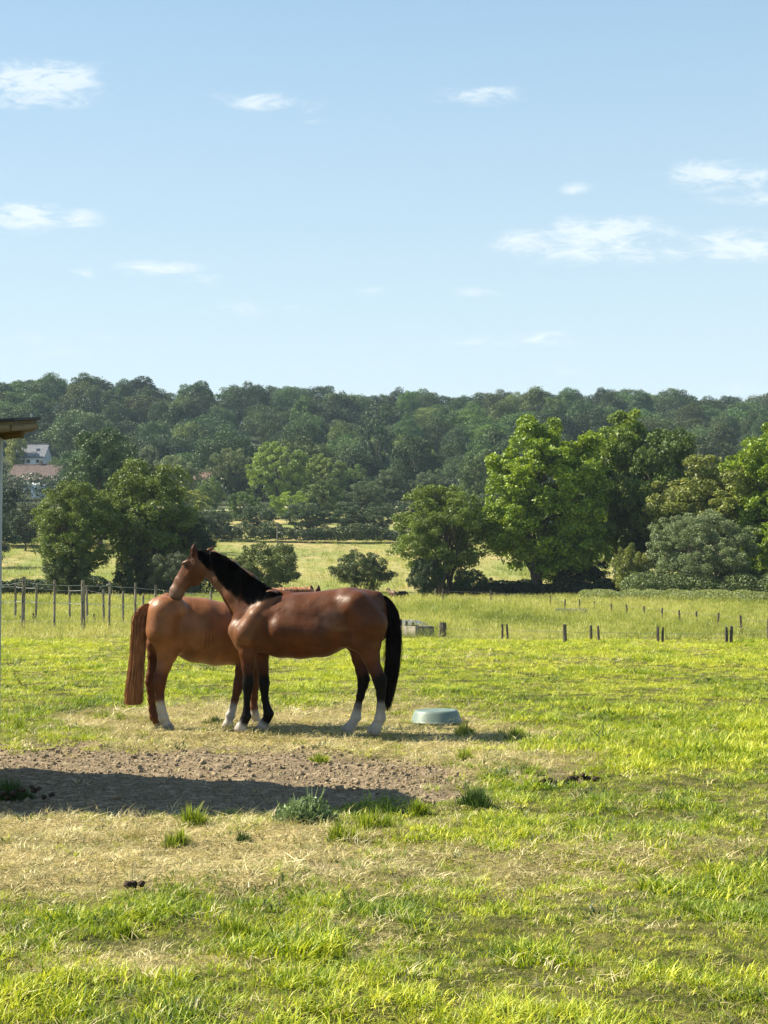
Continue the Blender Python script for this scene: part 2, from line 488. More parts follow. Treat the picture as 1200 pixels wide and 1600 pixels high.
# ------------------------------------------------------------------ ground
def masks(X, Y):
    """dirt, dry, lush, tall from the place on the ground (paddock only)"""
    px, py = to_px(X, Y, np.zeros_like(X))
    n1 = fbm(X * .9, Y * .55, 3, 4); n2 = fbm(X * 2.6, Y * 2.2, 11, 3); n3 = fbm(X * .28, Y * .22, 23, 3)
    w = (n1 - .5) * 42 + (n2 - .5) * 34
    top = np.interp(px, [-400, 0, 500, 620, 700, 760], [1164, 1164, 1166, 1174, 1192, 1215])
    bot = np.interp(px, [-400, 0, 300, 420, 560, 650, 730, 760], [1276, 1276, 1272, 1268, 1256, 1258, 1243, 1232])
    wy = w * .55
    dirt = sstep(-5, 5, (py + wy) - top) * sstep(-6, 6, bot - (py + wy * .6)) * sstep(790, 690, px + w * 2.6)
    for (cx, cy, rx, ry) in ((503, 1352, 45, 7), (870, 1216, 60, 11), (640, 1370, 35, 5), (90, 1105, 60, 2.5), (770, 1105, 0.1, .1)):
        dirt = np.maximum(dirt, .8 * sstep(1.25, .6, np.hypot((px - cx) / rx, (py - cy) / ry) + (n2 - .5) * 1.2))
    dry = np.zeros_like(px)
    # worn ring round the horses
    a = sstep(1.15, .55, np.hypot((px - 420) / 420, (py - 1138) / 40) + (n1 - .5) * .9)
    dry = np.maximum(dry, a * .8)
    # wide straw area in the left foreground
    b = sstep(1.2, .5, np.hypot((px - 60) / 600, (py - 1330) / 84) + (n1 - .5) * .9)
    dry = np.maximum(dry, b * .95)
    c = sstep(1.25, .5, np.hypot((px - 640) / 380, (py - 1365) / 36) + (n1 - .5) * .9) * .4
    c2 = sstep(1.25, .5, np.hypot((px - 1060) / 240, (py - 1335) / 30) + (n1 - .5) * .9) * .4
    c3 = sstep(1.25, .5, np.hypot((px - 200) / 260, (py - 1505) / 20) + (n1 - .5) * 1.1) * .55
    c4 = sstep(1.25, .5, np.hypot((px - 760) / 170, (py - 1190) / 24) + (n1 - .5) * .9) * .6
    for q in (c, c2, c3, c4): dry = np.maximum(dry, q)
    dry = np.maximum(dry, sstep(.62, .76, n1) * .45 * sstep(1080, 1180, py))
    dry = np.maximum(dry, sstep(.66, .78, n3) * .15)
    dry = np.clip(dry * (.2 + .9 * n2 + .55 * fbm(X * 7, Y * 6, 91, 2)), 0, .95) * (1 - .0 * dirt)
    lush = sstep(.42, .62, n1 * .6 + n2 * .4)
    tall = sstep(.5, .7, n1) * .5 + sstep(.58, .68, n2) * .5
    tall = tall + sstep(720, 820, px) * sstep(1120, 1150, py) * sstep(1225, 1180, py) * .8
    tall = tall + sstep(1480, 1600, py) * .15
    tall = tall * (1 - .8 * dry)
    return dirt, dry, lush, tall


def fine(X, Y):
    return (fbm(X * 4, Y * 4, 31, 3) - .5)


def gzf(X, Y):
    """height with the small relief of the paddock"""
    d, dry, lush, tall = masks(X, Y)
    near = sstep(45, 25, Y)
    z = gz(X, Y)
    return z + near * (fine(X, Y) * .045 * (1 - .2 * d) - .02 * d + (fbm(X * 2.1, Y * 2.1, 71, 3) - .5) * .075 * d + (fbm(X * 1.6, Y * 1.6, 72, 2) - .5) * .07)


def build_ground():
    ys = [3.0]
    while ys[-1] < 45: ys.append(ys[-1] * 1.0062)
    while ys[-1] < 700: ys.append(ys[-1] * 1.012)
    while ys[-1] < 3000: ys.append(ys[-1] * 1.06)
    ys = [-300, -120, -60, -30, -15, -7, -3, 0, 1.5] + ys
    ys = np.array(ys)
    t = np.concatenate([[-6, -3, -1.6, -1.0, -.7, -.5, -.42], np.linspace(-.36, .36, 361), [.42, .5, .7, 1.0, 1.6, 3, 6]])
    TT, YY = np.meshgrid(t, ys)
    XX = TT * (np.abs(YY) + 3)
    ZZ = gzf(XX, YY)
    h, w = XX.shape
    V = np.stack([XX, YY, ZZ], -1).reshape(-1, 3)
    i = np.arange(h * w).reshape(h, w)
    F = np.stack([i[:-1, :-1], i[:-1, 1:], i[1:, 1:], i[1:, :-1]], -1).reshape(-1, 4)
    d, dry, lush, tall = masks(XX, YY)
    near = sstep(46, 40, YY)
    col = np.stack([d * near, dry * near, lush, np.ones_like(d)], -1).reshape(-1, 4)
    m, n, l, out = mat_new('field_ground')
    a = N(n, 'ShaderNodeAttribute', attribute_name='zone')
    sx = N(n, 'ShaderNodeSeparateColor'); l.new(a.outputs['Color'], sx.inputs[0])
    geo = N(n, 'ShaderNodeNewGeometry')
    ps = N(n, 'ShaderNodeSeparateXYZ'); l.new(geo.outputs['Position'], ps.inputs[0])

    def noise(scale, detail=5, rough=.55, stretch=None):
        z = N(n, 'ShaderNodeTexNoise'); z.inputs['Scale'].default_value = scale
        z.inputs['Detail'].default_value = detail; z.inputs['Roughness'].default_value = rough
        if stretch:
            mp = N(n, 'ShaderNodeMapping'); mp.inputs['Scale'].default_value = stretch
            l.new(geo.outputs['Position'], mp.inputs[0]); l.new(mp.outputs[0], z.inputs['Vector'])
        else:
            l.new(geo.outputs['Position'], z.inputs['Vector'])
        return z.outputs['Fac']

    def mix(f, A, B):
        x = N(n, 'ShaderNodeMix', data_type='RGBA')
        if isinstance(f, float): x.inputs[0].default_value = f
        else: l.new(f, x.inputs[0])
        for s, q in (('A', A), ('B', B)):
            if isinstance(q, tuple): x.inputs[s].default_value = (*q, 1)
            else: l.new(q, x.inputs[s])
        return x.outputs['Result']

    def rng_(f, lo, hi):
        x = N(n, 'ShaderNodeMapRange', interpolation_type='SMOOTHSTEP'); x.inputs[1].default_value = lo; x.inputs[2].default_value = hi
        l.new(f, x.inputs[0]); return x.outputs[0]
    nf = noise(30, 4); nm = noise(5, 5); nl = noise(.6, 4)
    green = mix(rng_(nm, .35, .65), (.06, .068, .016), (.14, .13, .04))
    straw = mix(rng_(nf, .35, .65), (.26, .20, .085), (.50, .41, .20))
    soil = mix(rng_(nf, .35, .65), (.13, .10, .06), (.27, .205, .135))
    soil = mix(rng_(noise(9, 6, .7), .5, .62), soil, (.38, .30, .20))
    base = mix(sx.outputs[1], green, straw)
    base = mix(sx.outputs[0], base, soil)
    # hay meadow beyond the paddock
    mead = mix(rng_(noise(.5, 6, .6, (1, .35, 1)), .35, .65), (.19, .22, .04), (.29, .28, .075))
    mead = mix(rng_(ps.outputs[1], 40.0, 46.0), base, mead)
    # the far pasture on the slope, drier and pinkish in places
    far = mix(rng_(noise(.10, 6, .65, (1, .5, 1)), .40, .62), (.22, .25, .075), (.42, .32, .16))
    far = mix(rng_(noise(.6, 6, .7), .35, .7), far, (.19, .225, .065))
    tot = mix(rng_(ps.outputs[1], 128.0, 150.0), mead, far)
    pale = mix(rng_(noise(.1, 4), .4, .6), (.30, .31, .16), (.36, .35, .2))
    tot = mix(rng_(ps.outputs[1], 312.0, 314.0), tot, pale)
    wood = (.035, .045, .018)
    tot = mix(rng_(ps.outputs[1], 332.0, 336.0), tot, wood)
    p = N(n, 'ShaderNodeBsdfPrincipled'); p.inputs['Roughness'].default_value = .95; p.inputs['Specular IOR Level'].default_value = .1
    l.new(tot, p.inputs['Base Color'])
    ad = N(n, 'ShaderNodeMath', operation='ADD'); l.new(nf, ad.inputs[0])
    m2 = N(n, 'ShaderNodeMath', operation='MULTIPLY', i_1=2.0); l.new(noise(9, 6, .7), m2.inputs[0]); l.new(m2.outputs[0], ad.inputs[1])
    b = N(n, 'ShaderNodeBump'); b.inputs['Strength'].default_value = .9; b.inputs['Distance'].default_value = .04
    l.new(ad.outputs[0], b.inputs['Height']); l.new(b.outputs[0], p.inputs['Normal'])
    l.new(p.outputs[0], out.inputs[0])
    me = mesh_np('ground', V, F, m, {'zone': ('FLOAT_COLOR', 'POINT', col)}, smooth=True)
    tag(link('ground', me), kind='structure')


build_ground()


# ------------------------------------------------------------------ grass (stuff, geometry nodes)
def tuft_mesh(name, nb, h0, h1, wid, lean, spread, mat, seg=3, seed=0, stalk=0):
    g = np.random.default_rng(seed)
    V, F, T = [], [], []
    for b in range(nb):
        ang = g.uniform(0, 2 * math.pi); r = spread * math.sqrt(g.uniform())
        x0, y0 = r * math.cos(ang), r * math.sin(ang)
        a2 = ang + g.normal(0, .8); L = g.uniform(h0, h1); ln = lean * g.uniform(.3, 1.4)
        w = wid * g.uniform(.7, 1.3); wa = a2 + math.pi / 2 + g.normal(0, .5)
        n0 = len(V)
        for k in range(seg + 1):
            t = k / seg
            ou = ln * t * t * L * 1.2; zz = L * (t - .35 * ln * t * t)
            ww = w * (1 - t) ** .7 * .5 + .0003
            cx, cy = x0 + ou * math.cos(a2), y0 + ou * math.sin(a2)
            V.append((cx - ww * math.cos(wa), cy - ww * math.sin(wa), zz))
            V.append((cx + ww * math.cos(wa), cy + ww * math.sin(wa), zz))
        tt = g.uniform()
        for k in range(seg):
            i = n0 + 2 * k
            F.append((i, i + 1, i + 3, i + 2)); T.append(tt)
        if b < stalk:   # seed head on a thin stem
            Ls = h1 * g.uniform(1.1, 1.6); n0 = len(V)
            dx, dy = g.normal(0, .12, 2) * Ls
            for t, ww in ((0, .0012), (.75, .001), (.8, .006), (.93, .005), (1, .001)):
                V.append((x0 + dx * t - ww, y0 + dy * t, Ls * t)); V.append((x0 + dx * t + ww, y0 + dy * t, Ls * t))
            for k in range(4):
                i = n0 + 2 * k; F.append((i, i + 1, i + 3, i + 2)); T.append(1.0)
    return mesh_np(name, V, F, mat, {'tint': ('FLOAT', 'FACE', T)})


def gn_scatter(name, P, rot, scl, tone, variants, label=None, cat='grass', kind='stuff'):
    """points carrying rotation, scale and tone, a small mesh instanced on each"""
    me = bpy.data.meshes.new(name)
    n = len(P)
    me.vertices.add(n); me.vertices.foreach_set('co', np.asarray(P, np.float32).ravel())
    for an, typ, d in (('rot', 'FLOAT_VECTOR', rot), ('scl', 'FLOAT_VECTOR', scl), ('tone', 'FLOAT', tone)):
        a = me.attributes.new(an, typ, 'POINT')
        a.data.foreach_set('value' if typ == 'FLOAT' else 'vector', np.asarray(d, np.float32).ravel())
    o = link(name, me)
    coll = bpy.data.collections.new(name + '_pieces')
    for v in variants:
        coll.objects.link(bpy.data.objects.new(v.name, v))
    ng = bpy.data.node_groups.new(name, 'GeometryNodeTree')
    ng.interface.new_socket('Geometry', in_out='INPUT', socket_type='NodeSocketGeometry')
    ng.interface.new_socket('Geometry', in_out='OUTPUT', socket_type='NodeSocketGeometry')
    nn, nl = ng.nodes, ng.links
    gi, go = nn.new('NodeGroupInput'), nn.new('NodeGroupOutput')
    mp = nn.new('GeometryNodeMeshToPoints')
    ip = nn.new('GeometryNodeInstanceOnPoints')
    ci = nn.new('GeometryNodeCollectionInfo'); ci.inputs[0].default_value = coll
    ci.inputs['Separate Children'].default_value = True; ci.inputs['Reset Children'].default_value = True
    ip.inputs['Pick Instance'].default_value = True
    ra = nn.new('GeometryNodeInputNamedAttribute'); ra.data_type = 'FLOAT_VECTOR'; ra.inputs[0].default_value = 'rot'
    sa = nn.new('GeometryNodeInputNamedAttribute'); sa.data_type = 'FLOAT_VECTOR'; sa.inputs[0].default_value = 'scl'
    e2 = nn.new('FunctionNodeEulerToRotation')
    rv = nn.new('FunctionNodeRandomValue'); rv.data_type = 'INT'
    rv.inputs[4].default_value = 0; rv.inputs[5].default_value = len(variants) - 1
    nl.new(gi.outputs[0], mp.inputs[0]); nl.new(mp.outputs[0], ip.inputs['Points'])
    nl.new(ci.outputs[0], ip.inputs['Instance'])
    nl.new(rv.outputs[2], ip.inputs['Instance Index'])
    nl.new(ra.outputs[0], e2.inputs[0]); nl.new(e2.outputs[0], ip.inputs['Rotation'])
    nl.new(sa.outputs[0], ip.inputs['Scale'])
    nl.new(ip.outputs[0], go.inputs[0])
    md = o.modifiers.new('scatter', 'NODES'); md.node_group = ng
    tag(o, label, cat, kind=kind)
    return o


def sample_ground(y0, y1, dens, margin=.30):
    """random places in the wedge that can be seen between two distances"""
    area = margin * (y1 * y1 - y0 * y0)
    n = int(area * dens)
    Y = np.sqrt(rng.uniform(y0 * y0, y1 * y1, n))
    X = Y * rng.uniform(-margin, margin, n)
    return X, Y


GREEN = [(0, (.03, .065, .012)), (.25, (.105, .18, .014)), (.6, (.305, .375, .022)), (1, (.60, .60, .07))]
STRAW = [(0, (.12, .11, .03)), (.4, (.42, .36, .15)), (1, (.62, .55, .30))]
MEAD = [(0, (.10, .13, .022)), (.4, (.25, .285, .048)), (1, (.46, .42, .13))]


def build_grass():
    mg = mat_blade('grass_blade', GREEN, .26)
    ms = mat_blade('straw_blade', STRAW, .2)
    mm = mat_blade('meadow_blade', MEAD, .3)
    vg = [tuft_mesh('blade_tuft', 14, .020, .068, .0058, .9, .055, mg, seed=k) for k in range(8)]
    vs = [tuft_mesh('straw_tuft', 13, .012, .04, .0042, 2.0, .05, ms, seg=2, seed=50 + k) for k in range(6)]
    PG, PS = [], []
    for (a, b, dens, k) in ((4.2, 8, 720, 1.0), (8, 12, 480, 1.15), (12, 18, 260, 1.4), (18, 28, 170, 1.6), (28, 42.5, 95, 2.0)):
        X, Y = sample_ground(a, b, dens)
        d, dry, lush, tall = masks(X, Y)
        gap = np.maximum(sstep(.30, .46, fbm(X * 3.4, Y * 3.0, 61, 3)), sstep(15, 22, Y))
        keep = rng.uniform(size=len(X)) < (1 - dry) ** 1.1 * (1 - d * 1.0) * (.75 + .35 * lush) * (.5 + .6 * gap)
        x, y = X[keep], Y[keep]
        PG.append((x, y, (.50 + .5 * tall[keep] + .2 * lush[keep] + .45 * sstep(.5, .7, fbm(x * 3.1, y * 2.8, 67, 2)) * sstep(24, 14, y)) * k * rng.uniform(.65, 1.3, len(x)) * (1 - .45 * dry[keep]), lush[keep], dry[keep], np.full(len(x), k)))
        X, Y = sample_ground(a, b, dens * .85)
        d, dry, lush, tall = masks(X, Y)
        keep = rng.uniform(size=len(X)) < np.clip(dry * 1.15 + .04 + .10 * (Y < 17), 0, 1) * (1 - d * .90)
        x, y = X[keep], Y[keep]
        PS.append((x, y, k * rng.uniform(.6, 1.3, len(x)), d[keep]))
    x, y, s, lush, dry, k = [np.concatenate(q) for q in zip(*PG)]
    n = len(x)
    tone = .55 + .42 * (fbm(x * 1.3, y * 1.0, 41, 3) - .5) * 2 * .8 + rng.normal(0, .21, n) + .20 * sstep(16, 34, y) - .10 * (lush - .5)
    rot = np.stack([rng.normal(0, .12, n), rng.normal(0, .12, n), rng.uniform(0, 6.28, n)], -1)
    gn_scatter('grass', np.stack([x, y, gzf(x, y) - .004], -1), rot, np.stack([s * .9, s * .9, s / k ** .45], -1), tone, vg,
               'short bright green paddock grass lit by low sun')
    x, y, s, d = [np.concatenate(q) for q in zip(*PS)]
    n = len(x)
    rot = np.stack([rng.normal(0, .3, n), rng.normal(0, .3, n), rng.uniform(0, 6.28, n)], -1)
    gn_scatter('dry_grass', np.stack([x, y, gzf(x, y) - .002], -1), rot, np.stack([s, s, s * .8], -1),
               .5 + (fbm(x * 2, y * 2, 43, 3) - .5) * 1.1 + rng.normal(0, .15, n), vs, 'dry straw coloured grass on the worn ground')
    # taller hay meadow behind the first fence line
    vm = [tuft_mesh('hay_tuft', 14, .18, .36, .012, .5, .16, mm, seg=2, seed=90 + k, stalk=5) for k in range(5)]
    P = []
    for (a, b, dens, k) in ((41.5, 70, 9, 1.0), (70, 140, 3.2, 1.5)):
        X, Y = sample_ground(a, b, dens, .33)
        P.append((X, Y, k * rng.uniform(.7, 1.3, len(X))))
    X, Y, S = [np.concatenate(q) for q in zip(*P)]
    keep = (Y > 42 + (fbm(X * .5, Y * 0, 3, 2) - .5) * 1.5)
    X, Y, S = X[keep], Y[keep], S[keep]
    n = len(X)
    rot = np.stack([rng.normal(0, .1, n), rng.normal(0, .1, n), rng.uniform(0, 6.28, n)], -1)
    hs = .55 + .7 * fbm(X * .15, Y * .08, 77, 3)
    gn_scatter('meadow_grass', np.stack([X, Y, gz(X, Y) - .01], -1), rot, np.stack([S, S, S * hs * .6], -1),
               .45 + (fbm(X * .2, Y * .07, 45, 4) - .5) * 1.4 + rng.normal(0, .15, n), vm, 'longer pale hay grass beyond the paddock fence')
    # far slope tussocks
    X, Y = sample_ground(140, 262, .35, .33)
    n = len(X); S = rng.uniform(1.6, 4.0, n) * (.5 + fbm(X * .1, Y * .1, 4, 3))
    rot = np.stack([np.zeros(n), np.zeros(n), rng.uniform(0, 6.28, n)], -1)
    gn_scatter('slope_grass', np.stack([X, Y, gz(X, Y) - .02], -1), rot, np.stack([S, S, S * .6], -1),
               .5 + (fbm(X * .1, Y * .05, 46, 4) - .5) * 1.6 + rng.normal(0, .15, n), vm, 'rough grass tussocks on the far pasture slope')
    # small dark broad-leaved weeds and older tufts dotted through the sward
    md_ = mat_blade('weed_blade', [(0, (.012, .03, .010)), (.5, (.04, .075, .018)), (1, (.10, .15, .04))], .2)
    vw = [tuft_mesh('weed_tuft', 18, .02, .06, .0075, .8, .06, md_, seg=2, seed=140 + k) for k in range(5)]
    X, Y = sample_ground(4.2, 34, 2.6)
    d, dry, lush, tall = masks(X, Y)
    q_ = fbm(X * .8, Y * .8, 81, 3)
    keep = (rng.uniform(size=len(X)) < sstep(.42, .66, q_) * .9 + .12) & (d < .5)
    X, Y = X[keep], Y[keep]; n = len(X); S = np.clip(rng.lognormal(0, .3, n), .5, 1.5) * (1 + .015 * Y)
    rot = np.stack([rng.normal(0, .15, n), rng.normal(0, .15, n), rng.uniform(0, 6.28, n)], -1)
    gn_scatter('ground_weeds', np.stack([X, Y, gzf(X, Y)], -1), rot, np.stack([S, S, S * .8], -1), rng.uniform(.1, .8, n), vw,
               'small dark weeds and older tufts dotted through the turf', cat='weeds')
    # clods and crumbs on the bare earth
    V0 = np.array([(-1, -1, -.5), (1, -1, -.5), (1, 1, -.5), (-1, 1, -.5), (-.7, -.7, .5), (.7, -.7, .5), (.7, .7, .5), (-.7, .7, .5)], float)
    FQ = [(3, 2, 1, 0), (4, 5, 6, 7), (0, 1, 5, 4), (1, 2, 6, 5), (2, 3, 7, 6), (3, 0, 4, 7)]
    vc = [mesh_np('clod', V0 * .012 + rng.normal(0, .0035, V0.shape), FQ, M['soil_clod']) for k in range(6)]
    X = rng.uniform(-4.5, 1.8, 26000); Y = rng.uniform(10.2, 15.6, 26000)
    d, dry, lush, tall = masks(X, Y)
    keep = rng.uniform(size=len(X)) < d * .5
    X, Y = X[keep], Y[keep]; n = len(X)
    S = rng.lognormal(-.65, .6, n)
    S = np.clip(S, .2, 2.6)
    rot = rng.uniform(0, 6.28, (n, 3))
    gn_scatter('loose_soil', np.stack([X, Y, gzf(X, Y) + .002], -1), rot, np.stack([S, S, S * .6], -1),
               rng.uniform(0, 1, n), vc, 'crumbled dry earth clods on the bare strip', cat='soil')


build_grass()


# distinct tussocks that stand out in the paddock
def build_tussocks():
    mt = {}
    def bm_(name, stops, trans=.35):
        m, n, l, out = mat_new(name)
        b = N(n, 'ShaderNodeAttribute', attribute_name='tint')
        cr = N(n, 'ShaderNodeValToRGB'); e = cr.color_ramp.elements
        while len(e) < len(stops): e.new(.5)
        for q, (pos, c) in zip(e, stops): q.position = pos; q.color = (*c, 1)
        l.new(b.outputs['Fac'], cr.inputs[0])
        p = N(n, 'ShaderNodeBsdfPrincipled'); p.inputs['Roughness'].default_value = .45; p.inputs['Specular IOR Level'].default_value = .4
        tr = N(n, 'ShaderNodeBsdfTranslucent')
        l.new(cr.outputs[0], p.inputs['Base Color']); l.new(cr.outputs[0], tr.inputs[0])
        mx = N(n, 'ShaderNodeMixShader'); mx.inputs[0].default_value = trans
        l.new(p.outputs[0], mx.inputs[1]); l.new(tr.outputs[0], mx.inputs[2]); l.new(mx.outputs[0], out.inputs[0])
        return m
    mt['g'] = bm_('tussock_green', GREEN)
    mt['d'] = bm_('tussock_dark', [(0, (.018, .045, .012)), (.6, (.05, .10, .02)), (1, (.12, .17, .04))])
    mt['b'] = bm_('weed_blue_green', [(0, (.06, .10, .035)), (.5, (.15, .22, .075)), (1, (.32, .40, .18))])
    T = [  # px, py(base), width px, height px, kind, blades, label, name, category
        (487, 1284, 120, 62, 'b', 420, 'bluish grey-green leafy weed clump at the edge of the shadow', 'weed_clump', 'weed'),
        (585, 1296, 80, 38, 'g', 260, 'yellow green grass tuft right of the bluish weed clump', 'grass_tussock', 'tussock'),
        (530, 1312, 90, 36, 'g', 240, 'broad green grass tuft just in front of the bluish weed clump', 'grass_tussock', 'tussock'),
        (302, 1284, 64, 42, 'g', 260, 'spiky green tussock rising over the front edge of the shadow', 'grass_tussock', 'tussock'),
        (282, 1318, 62, 32, 'g', 220, 'lower green tussock on the straw below the spiky one', 'grass_tussock', 'tussock'),
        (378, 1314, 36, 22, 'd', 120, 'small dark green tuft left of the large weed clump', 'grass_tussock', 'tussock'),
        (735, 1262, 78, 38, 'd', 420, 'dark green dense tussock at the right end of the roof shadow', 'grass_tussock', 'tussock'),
        (652, 1268, 46, 34, 'g', 220, 'bright yellowish tussock at the tip of the roof shadow', 'grass_tussock', 'tussock'),
        (728, 1148, 44, 26, 'g', 220, 'green tuft right beside the upturned feed tub', 'grass_tussock', 'tussock'),
        (731, 1184, 42, 26, 'g', 200, 'green tuft in front of and below the feed tub', 'grass_tussock', 'tussock'),
        (497, 1182, 50, 18, 'g', 160, 'low tuft on bare earth below the bay horse belly', 'grass_tussock', 'tussock'),
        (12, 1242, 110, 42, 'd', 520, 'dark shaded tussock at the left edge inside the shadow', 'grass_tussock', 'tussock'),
        (187, 1466, 74, 30, 'g', 240, 'green tussock with a dark hollow in the lower left foreground', 'grass_tussock', 'tussock'),
        (370, 1464, 80, 32, 'g', 260, 'green tussock over a dark hollow in the lower centre foreground', 'grass_tussock', 'tussock'),
        (22, 1142, 60, 22, 'g', 200, 'grass hummock left above the bare earth strip', 'grass_tussock', 'tussock'),
        (165, 1126, 110, 16, 'g', 260, 'low grass hummock behind the chestnut tail', 'grass_tussock', 'tussock'),
        (335, 1130, 60, 14, 'd', 200, 'dark low grass tuft between the hind and front legs', 'grass_tussock', 'tussock'),
        (800, 1150, 70, 22, 'g', 240, 'tall grass tuft right of the feed tub', 'grass_tussock', 'tussock'),
        (1140, 1180, 90, 28, 'g', 300, 'tall grass clump near the right edge level with the bare earth', 'grass_tussock', 'tussock'),
        (1000, 1172, 90, 22, 'g', 280, 'grass clump right of the dark droppings', 'grass_tussock', 'tussock'),
    ]
    for i, (px, py, w, h, kd, nb, lab, nm, cat) in enumerate(T):
        x, y, z = ray(px, py); t = -CAMZ / z; X, Y = x * t, y * t
        mpx = Y / FPX
        g = np.random.default_rng(200 + i)
        W, H = w * mpx, h * mpx
        V, F, TT = [], [], []
        lob = [(0, 0, 1)] + [(g.uniform(-1, 1) * W * .26, g.uniform(-1, 1) * W * .22, g.uniform(.4, .9)) for _ in range(6)]
        for b in range(int(nb * 2.0)):
            q_ = lob[b % len(lob)]; r = min(1.6, abs(g.normal(0, .42))); a = g.uniform(0, 6.283)
            x0, y0 = q_[0] + r * math.cos(a) * W / 3.2, q_[1] + r * math.sin(a) * W / 3.2
            Lb = H * q_[2] * g.uniform(.45, 1.2) * (1 - .42 * r); ln = g.uniform(.15, .7) * (.4 + r)
            a2 = a + g.normal(0, .5); wd = (.011 if kd == 'b' else .0055) * g.uniform(.7, 1.4)
            zz0 = gzf(np.array([X + x0]), np.array([Y + y0]))[0] - gzf(np.array([X]), np.array([Y]))[0] - .005 if b % 6 == 0 else zz0
            wa = a2 + math.pi / 2 + g.normal(0, .6); n0 = len(V)
            for k in range(4):
                t = k / 3; ou = ln * t * t * Lb
                ww = wd * ((1 - t) ** .6 if kd != 'b' else math.sin(math.pi * min(.97, t * .8 + .15))) * .5 + .0004
                cx, cy, cz = x0 + ou * math.cos(a2), y0 + ou * math.sin(a2), zz0 + Lb * (t - .4 * ln * t * t)
                V.append((cx - ww * math.cos(wa), cy - ww * math.sin(wa), cz)); V.append((cx + ww * math.cos(wa), cy + ww * math.sin(wa), cz))
            tt = g.uniform()
            for k in range(3):
                q = n0 + 2 * k; F.append((q, q + 1, q + 3, q + 2)); TT.append(min(1, max(0, tt * .8 + .2 * k / 3)))
        if kd == 'b':
            npt = nb * 9; d = unit(g.normal(size=(npt, 3))); d[:, 2] = np.abs(d[:, 2])
            li = g.integers(0, len(lob), npt); lo = np.array(lob)
            rr_ = np.sqrt(g.uniform(.1, 1.15, npt))
            Pt = np.stack([lo[li, 0] + d[:, 0] * W * .27 * rr_, lo[li, 1] + d[:, 1] * W * .22 * rr_, .005 + d[:, 2] * H * .62 * rr_ * lo[li, 2]], -1)
            V2, F2, T2 = leaves_mesh(g, Pt, d, g.uniform(size=npt), .0135, .3)
            F = np.concatenate([np.array(F)[:len(F) // 4], F2 + len(V)]); TT = np.concatenate([np.array(TT)[:len(TT) // 4], T2]); V = np.concatenate([np.array(V), V2])
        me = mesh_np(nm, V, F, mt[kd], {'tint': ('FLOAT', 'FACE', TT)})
        tag(link(nm, me, loc=(X, Y, gzf(np.array([X]), np.array([Y]))[0])), lab, cat, 'distinct tufts in the paddock')




# ------------------------------------------------------------------ trees
def unit(v):
    return v / np.maximum(np.linalg.norm(v, axis=-1, keepdims=True), 1e-9)


def crown_points(g, n, rx, ry, z0, z1, nl, lobe_r, sub=0, shape='round', asym=0):
    """leaf positions, outward directions and clump tints for one crown"""
    zc, rz = (z0 + z1) / 2, (z1 - z0) / 2
    L = []
    tries = 0
    while len(L) < nl and tries < nl * 60:
        tries += 1
        d = unit(g.normal(size=3)); r = g.uniform(.35, 1) ** .5
        p = d * r
        k = 1.0
        zn = p[2]
        if shape == 'round': k = math.sqrt(max(0.05, 1 - max(0, zn) ** 3 * .6))
        if shape == 'cone': k = 1 - .45 * (zn + 1) / 2
        if shape == 'vase': k = .6 + .4 * (zn + 1) / 2
        if shape == 'dome': k = 1.0 if zn < 0 else math.sqrt(max(.05, 1 - zn * zn * .5))
        rr = lobe_r * g.uniform(.65, 1.25)
        q = np.array([p[0] * k * (rx - rr * .8), p[1] * k * (ry - rr * .8), zc + zn * (rz - rr * .75)])
        if all(np.linalg.norm(q - a[0]) > .62 * (rr + a[1]) * .8 for a in L):
            L.append((q, rr, g.uniform()))
    C = np.array([a[0] for a in L]); RR = np.array([a[1] for a in L]); TT = np.array([a[2] for a in L])
    if sub:
        C2, R2, T2 = [], [], []
        for c, r, t in zip(C, RR, TT):
            for k in range(sub):
                d = unit(g.normal(size=3)); d[2] = d[2] * .8 + .15
                C2.append(c + d * r * g.uniform(.55, 1.0)); R2.append(r * g.uniform(.28, .5)); T2.append(np.clip(t * .6 + .4 * g.uniform(), 0, 1))
        Ca, Ra, Ta = np.array(C2), np.array(R2), np.array(T2)
    else:
        Ca, Ra, Ta = C, RR, TT
    pr = Ra ** 2; pr /= pr.sum()
    idx = g.choice(len(Ca), size=n, p=pr)
    d = unit(g.normal(size=(n, 3)))
    flip = (d[:, 2] < -.25) & (g.uniform(size=n) < .6); d[flip, 2] *= -1
    rad = Ra[idx] * (1.0 + g.normal(0, .11, n) - np.abs(g.normal(0, .2, n)))
    P = Ca[idx] + d * rad[:, None] * np.array([1, 1, .82])
    return P, d, Ta[idx], L


def leaves_mesh(g, P, D, T, size, normal_bias=.55, droop=.2, fold=False):
    n = len(P)
    nrm = unit(D * normal_bias + g.normal(size=(n, 3)) * .75 + np.array([0, 0, .25]))
    t = unit(np.cross(nrm, g.normal(size=(n, 3)))); b = np.cross(nrm, t)
    s = size * g.uniform(.6, 1.35, (n, 1))
    asp = g.uniform(.45, .8, (n, 1))
    V = np.stack([P - t * s, P - b * s * asp, P + t * s, P + b * s * asp], 1).reshape(-1, 3)
    F = np.arange(4 * n).reshape(n, 4)
    tint = np.clip(T * .6 + .4 * g.uniform(size=n), 0, 1)
    return V, F, tint


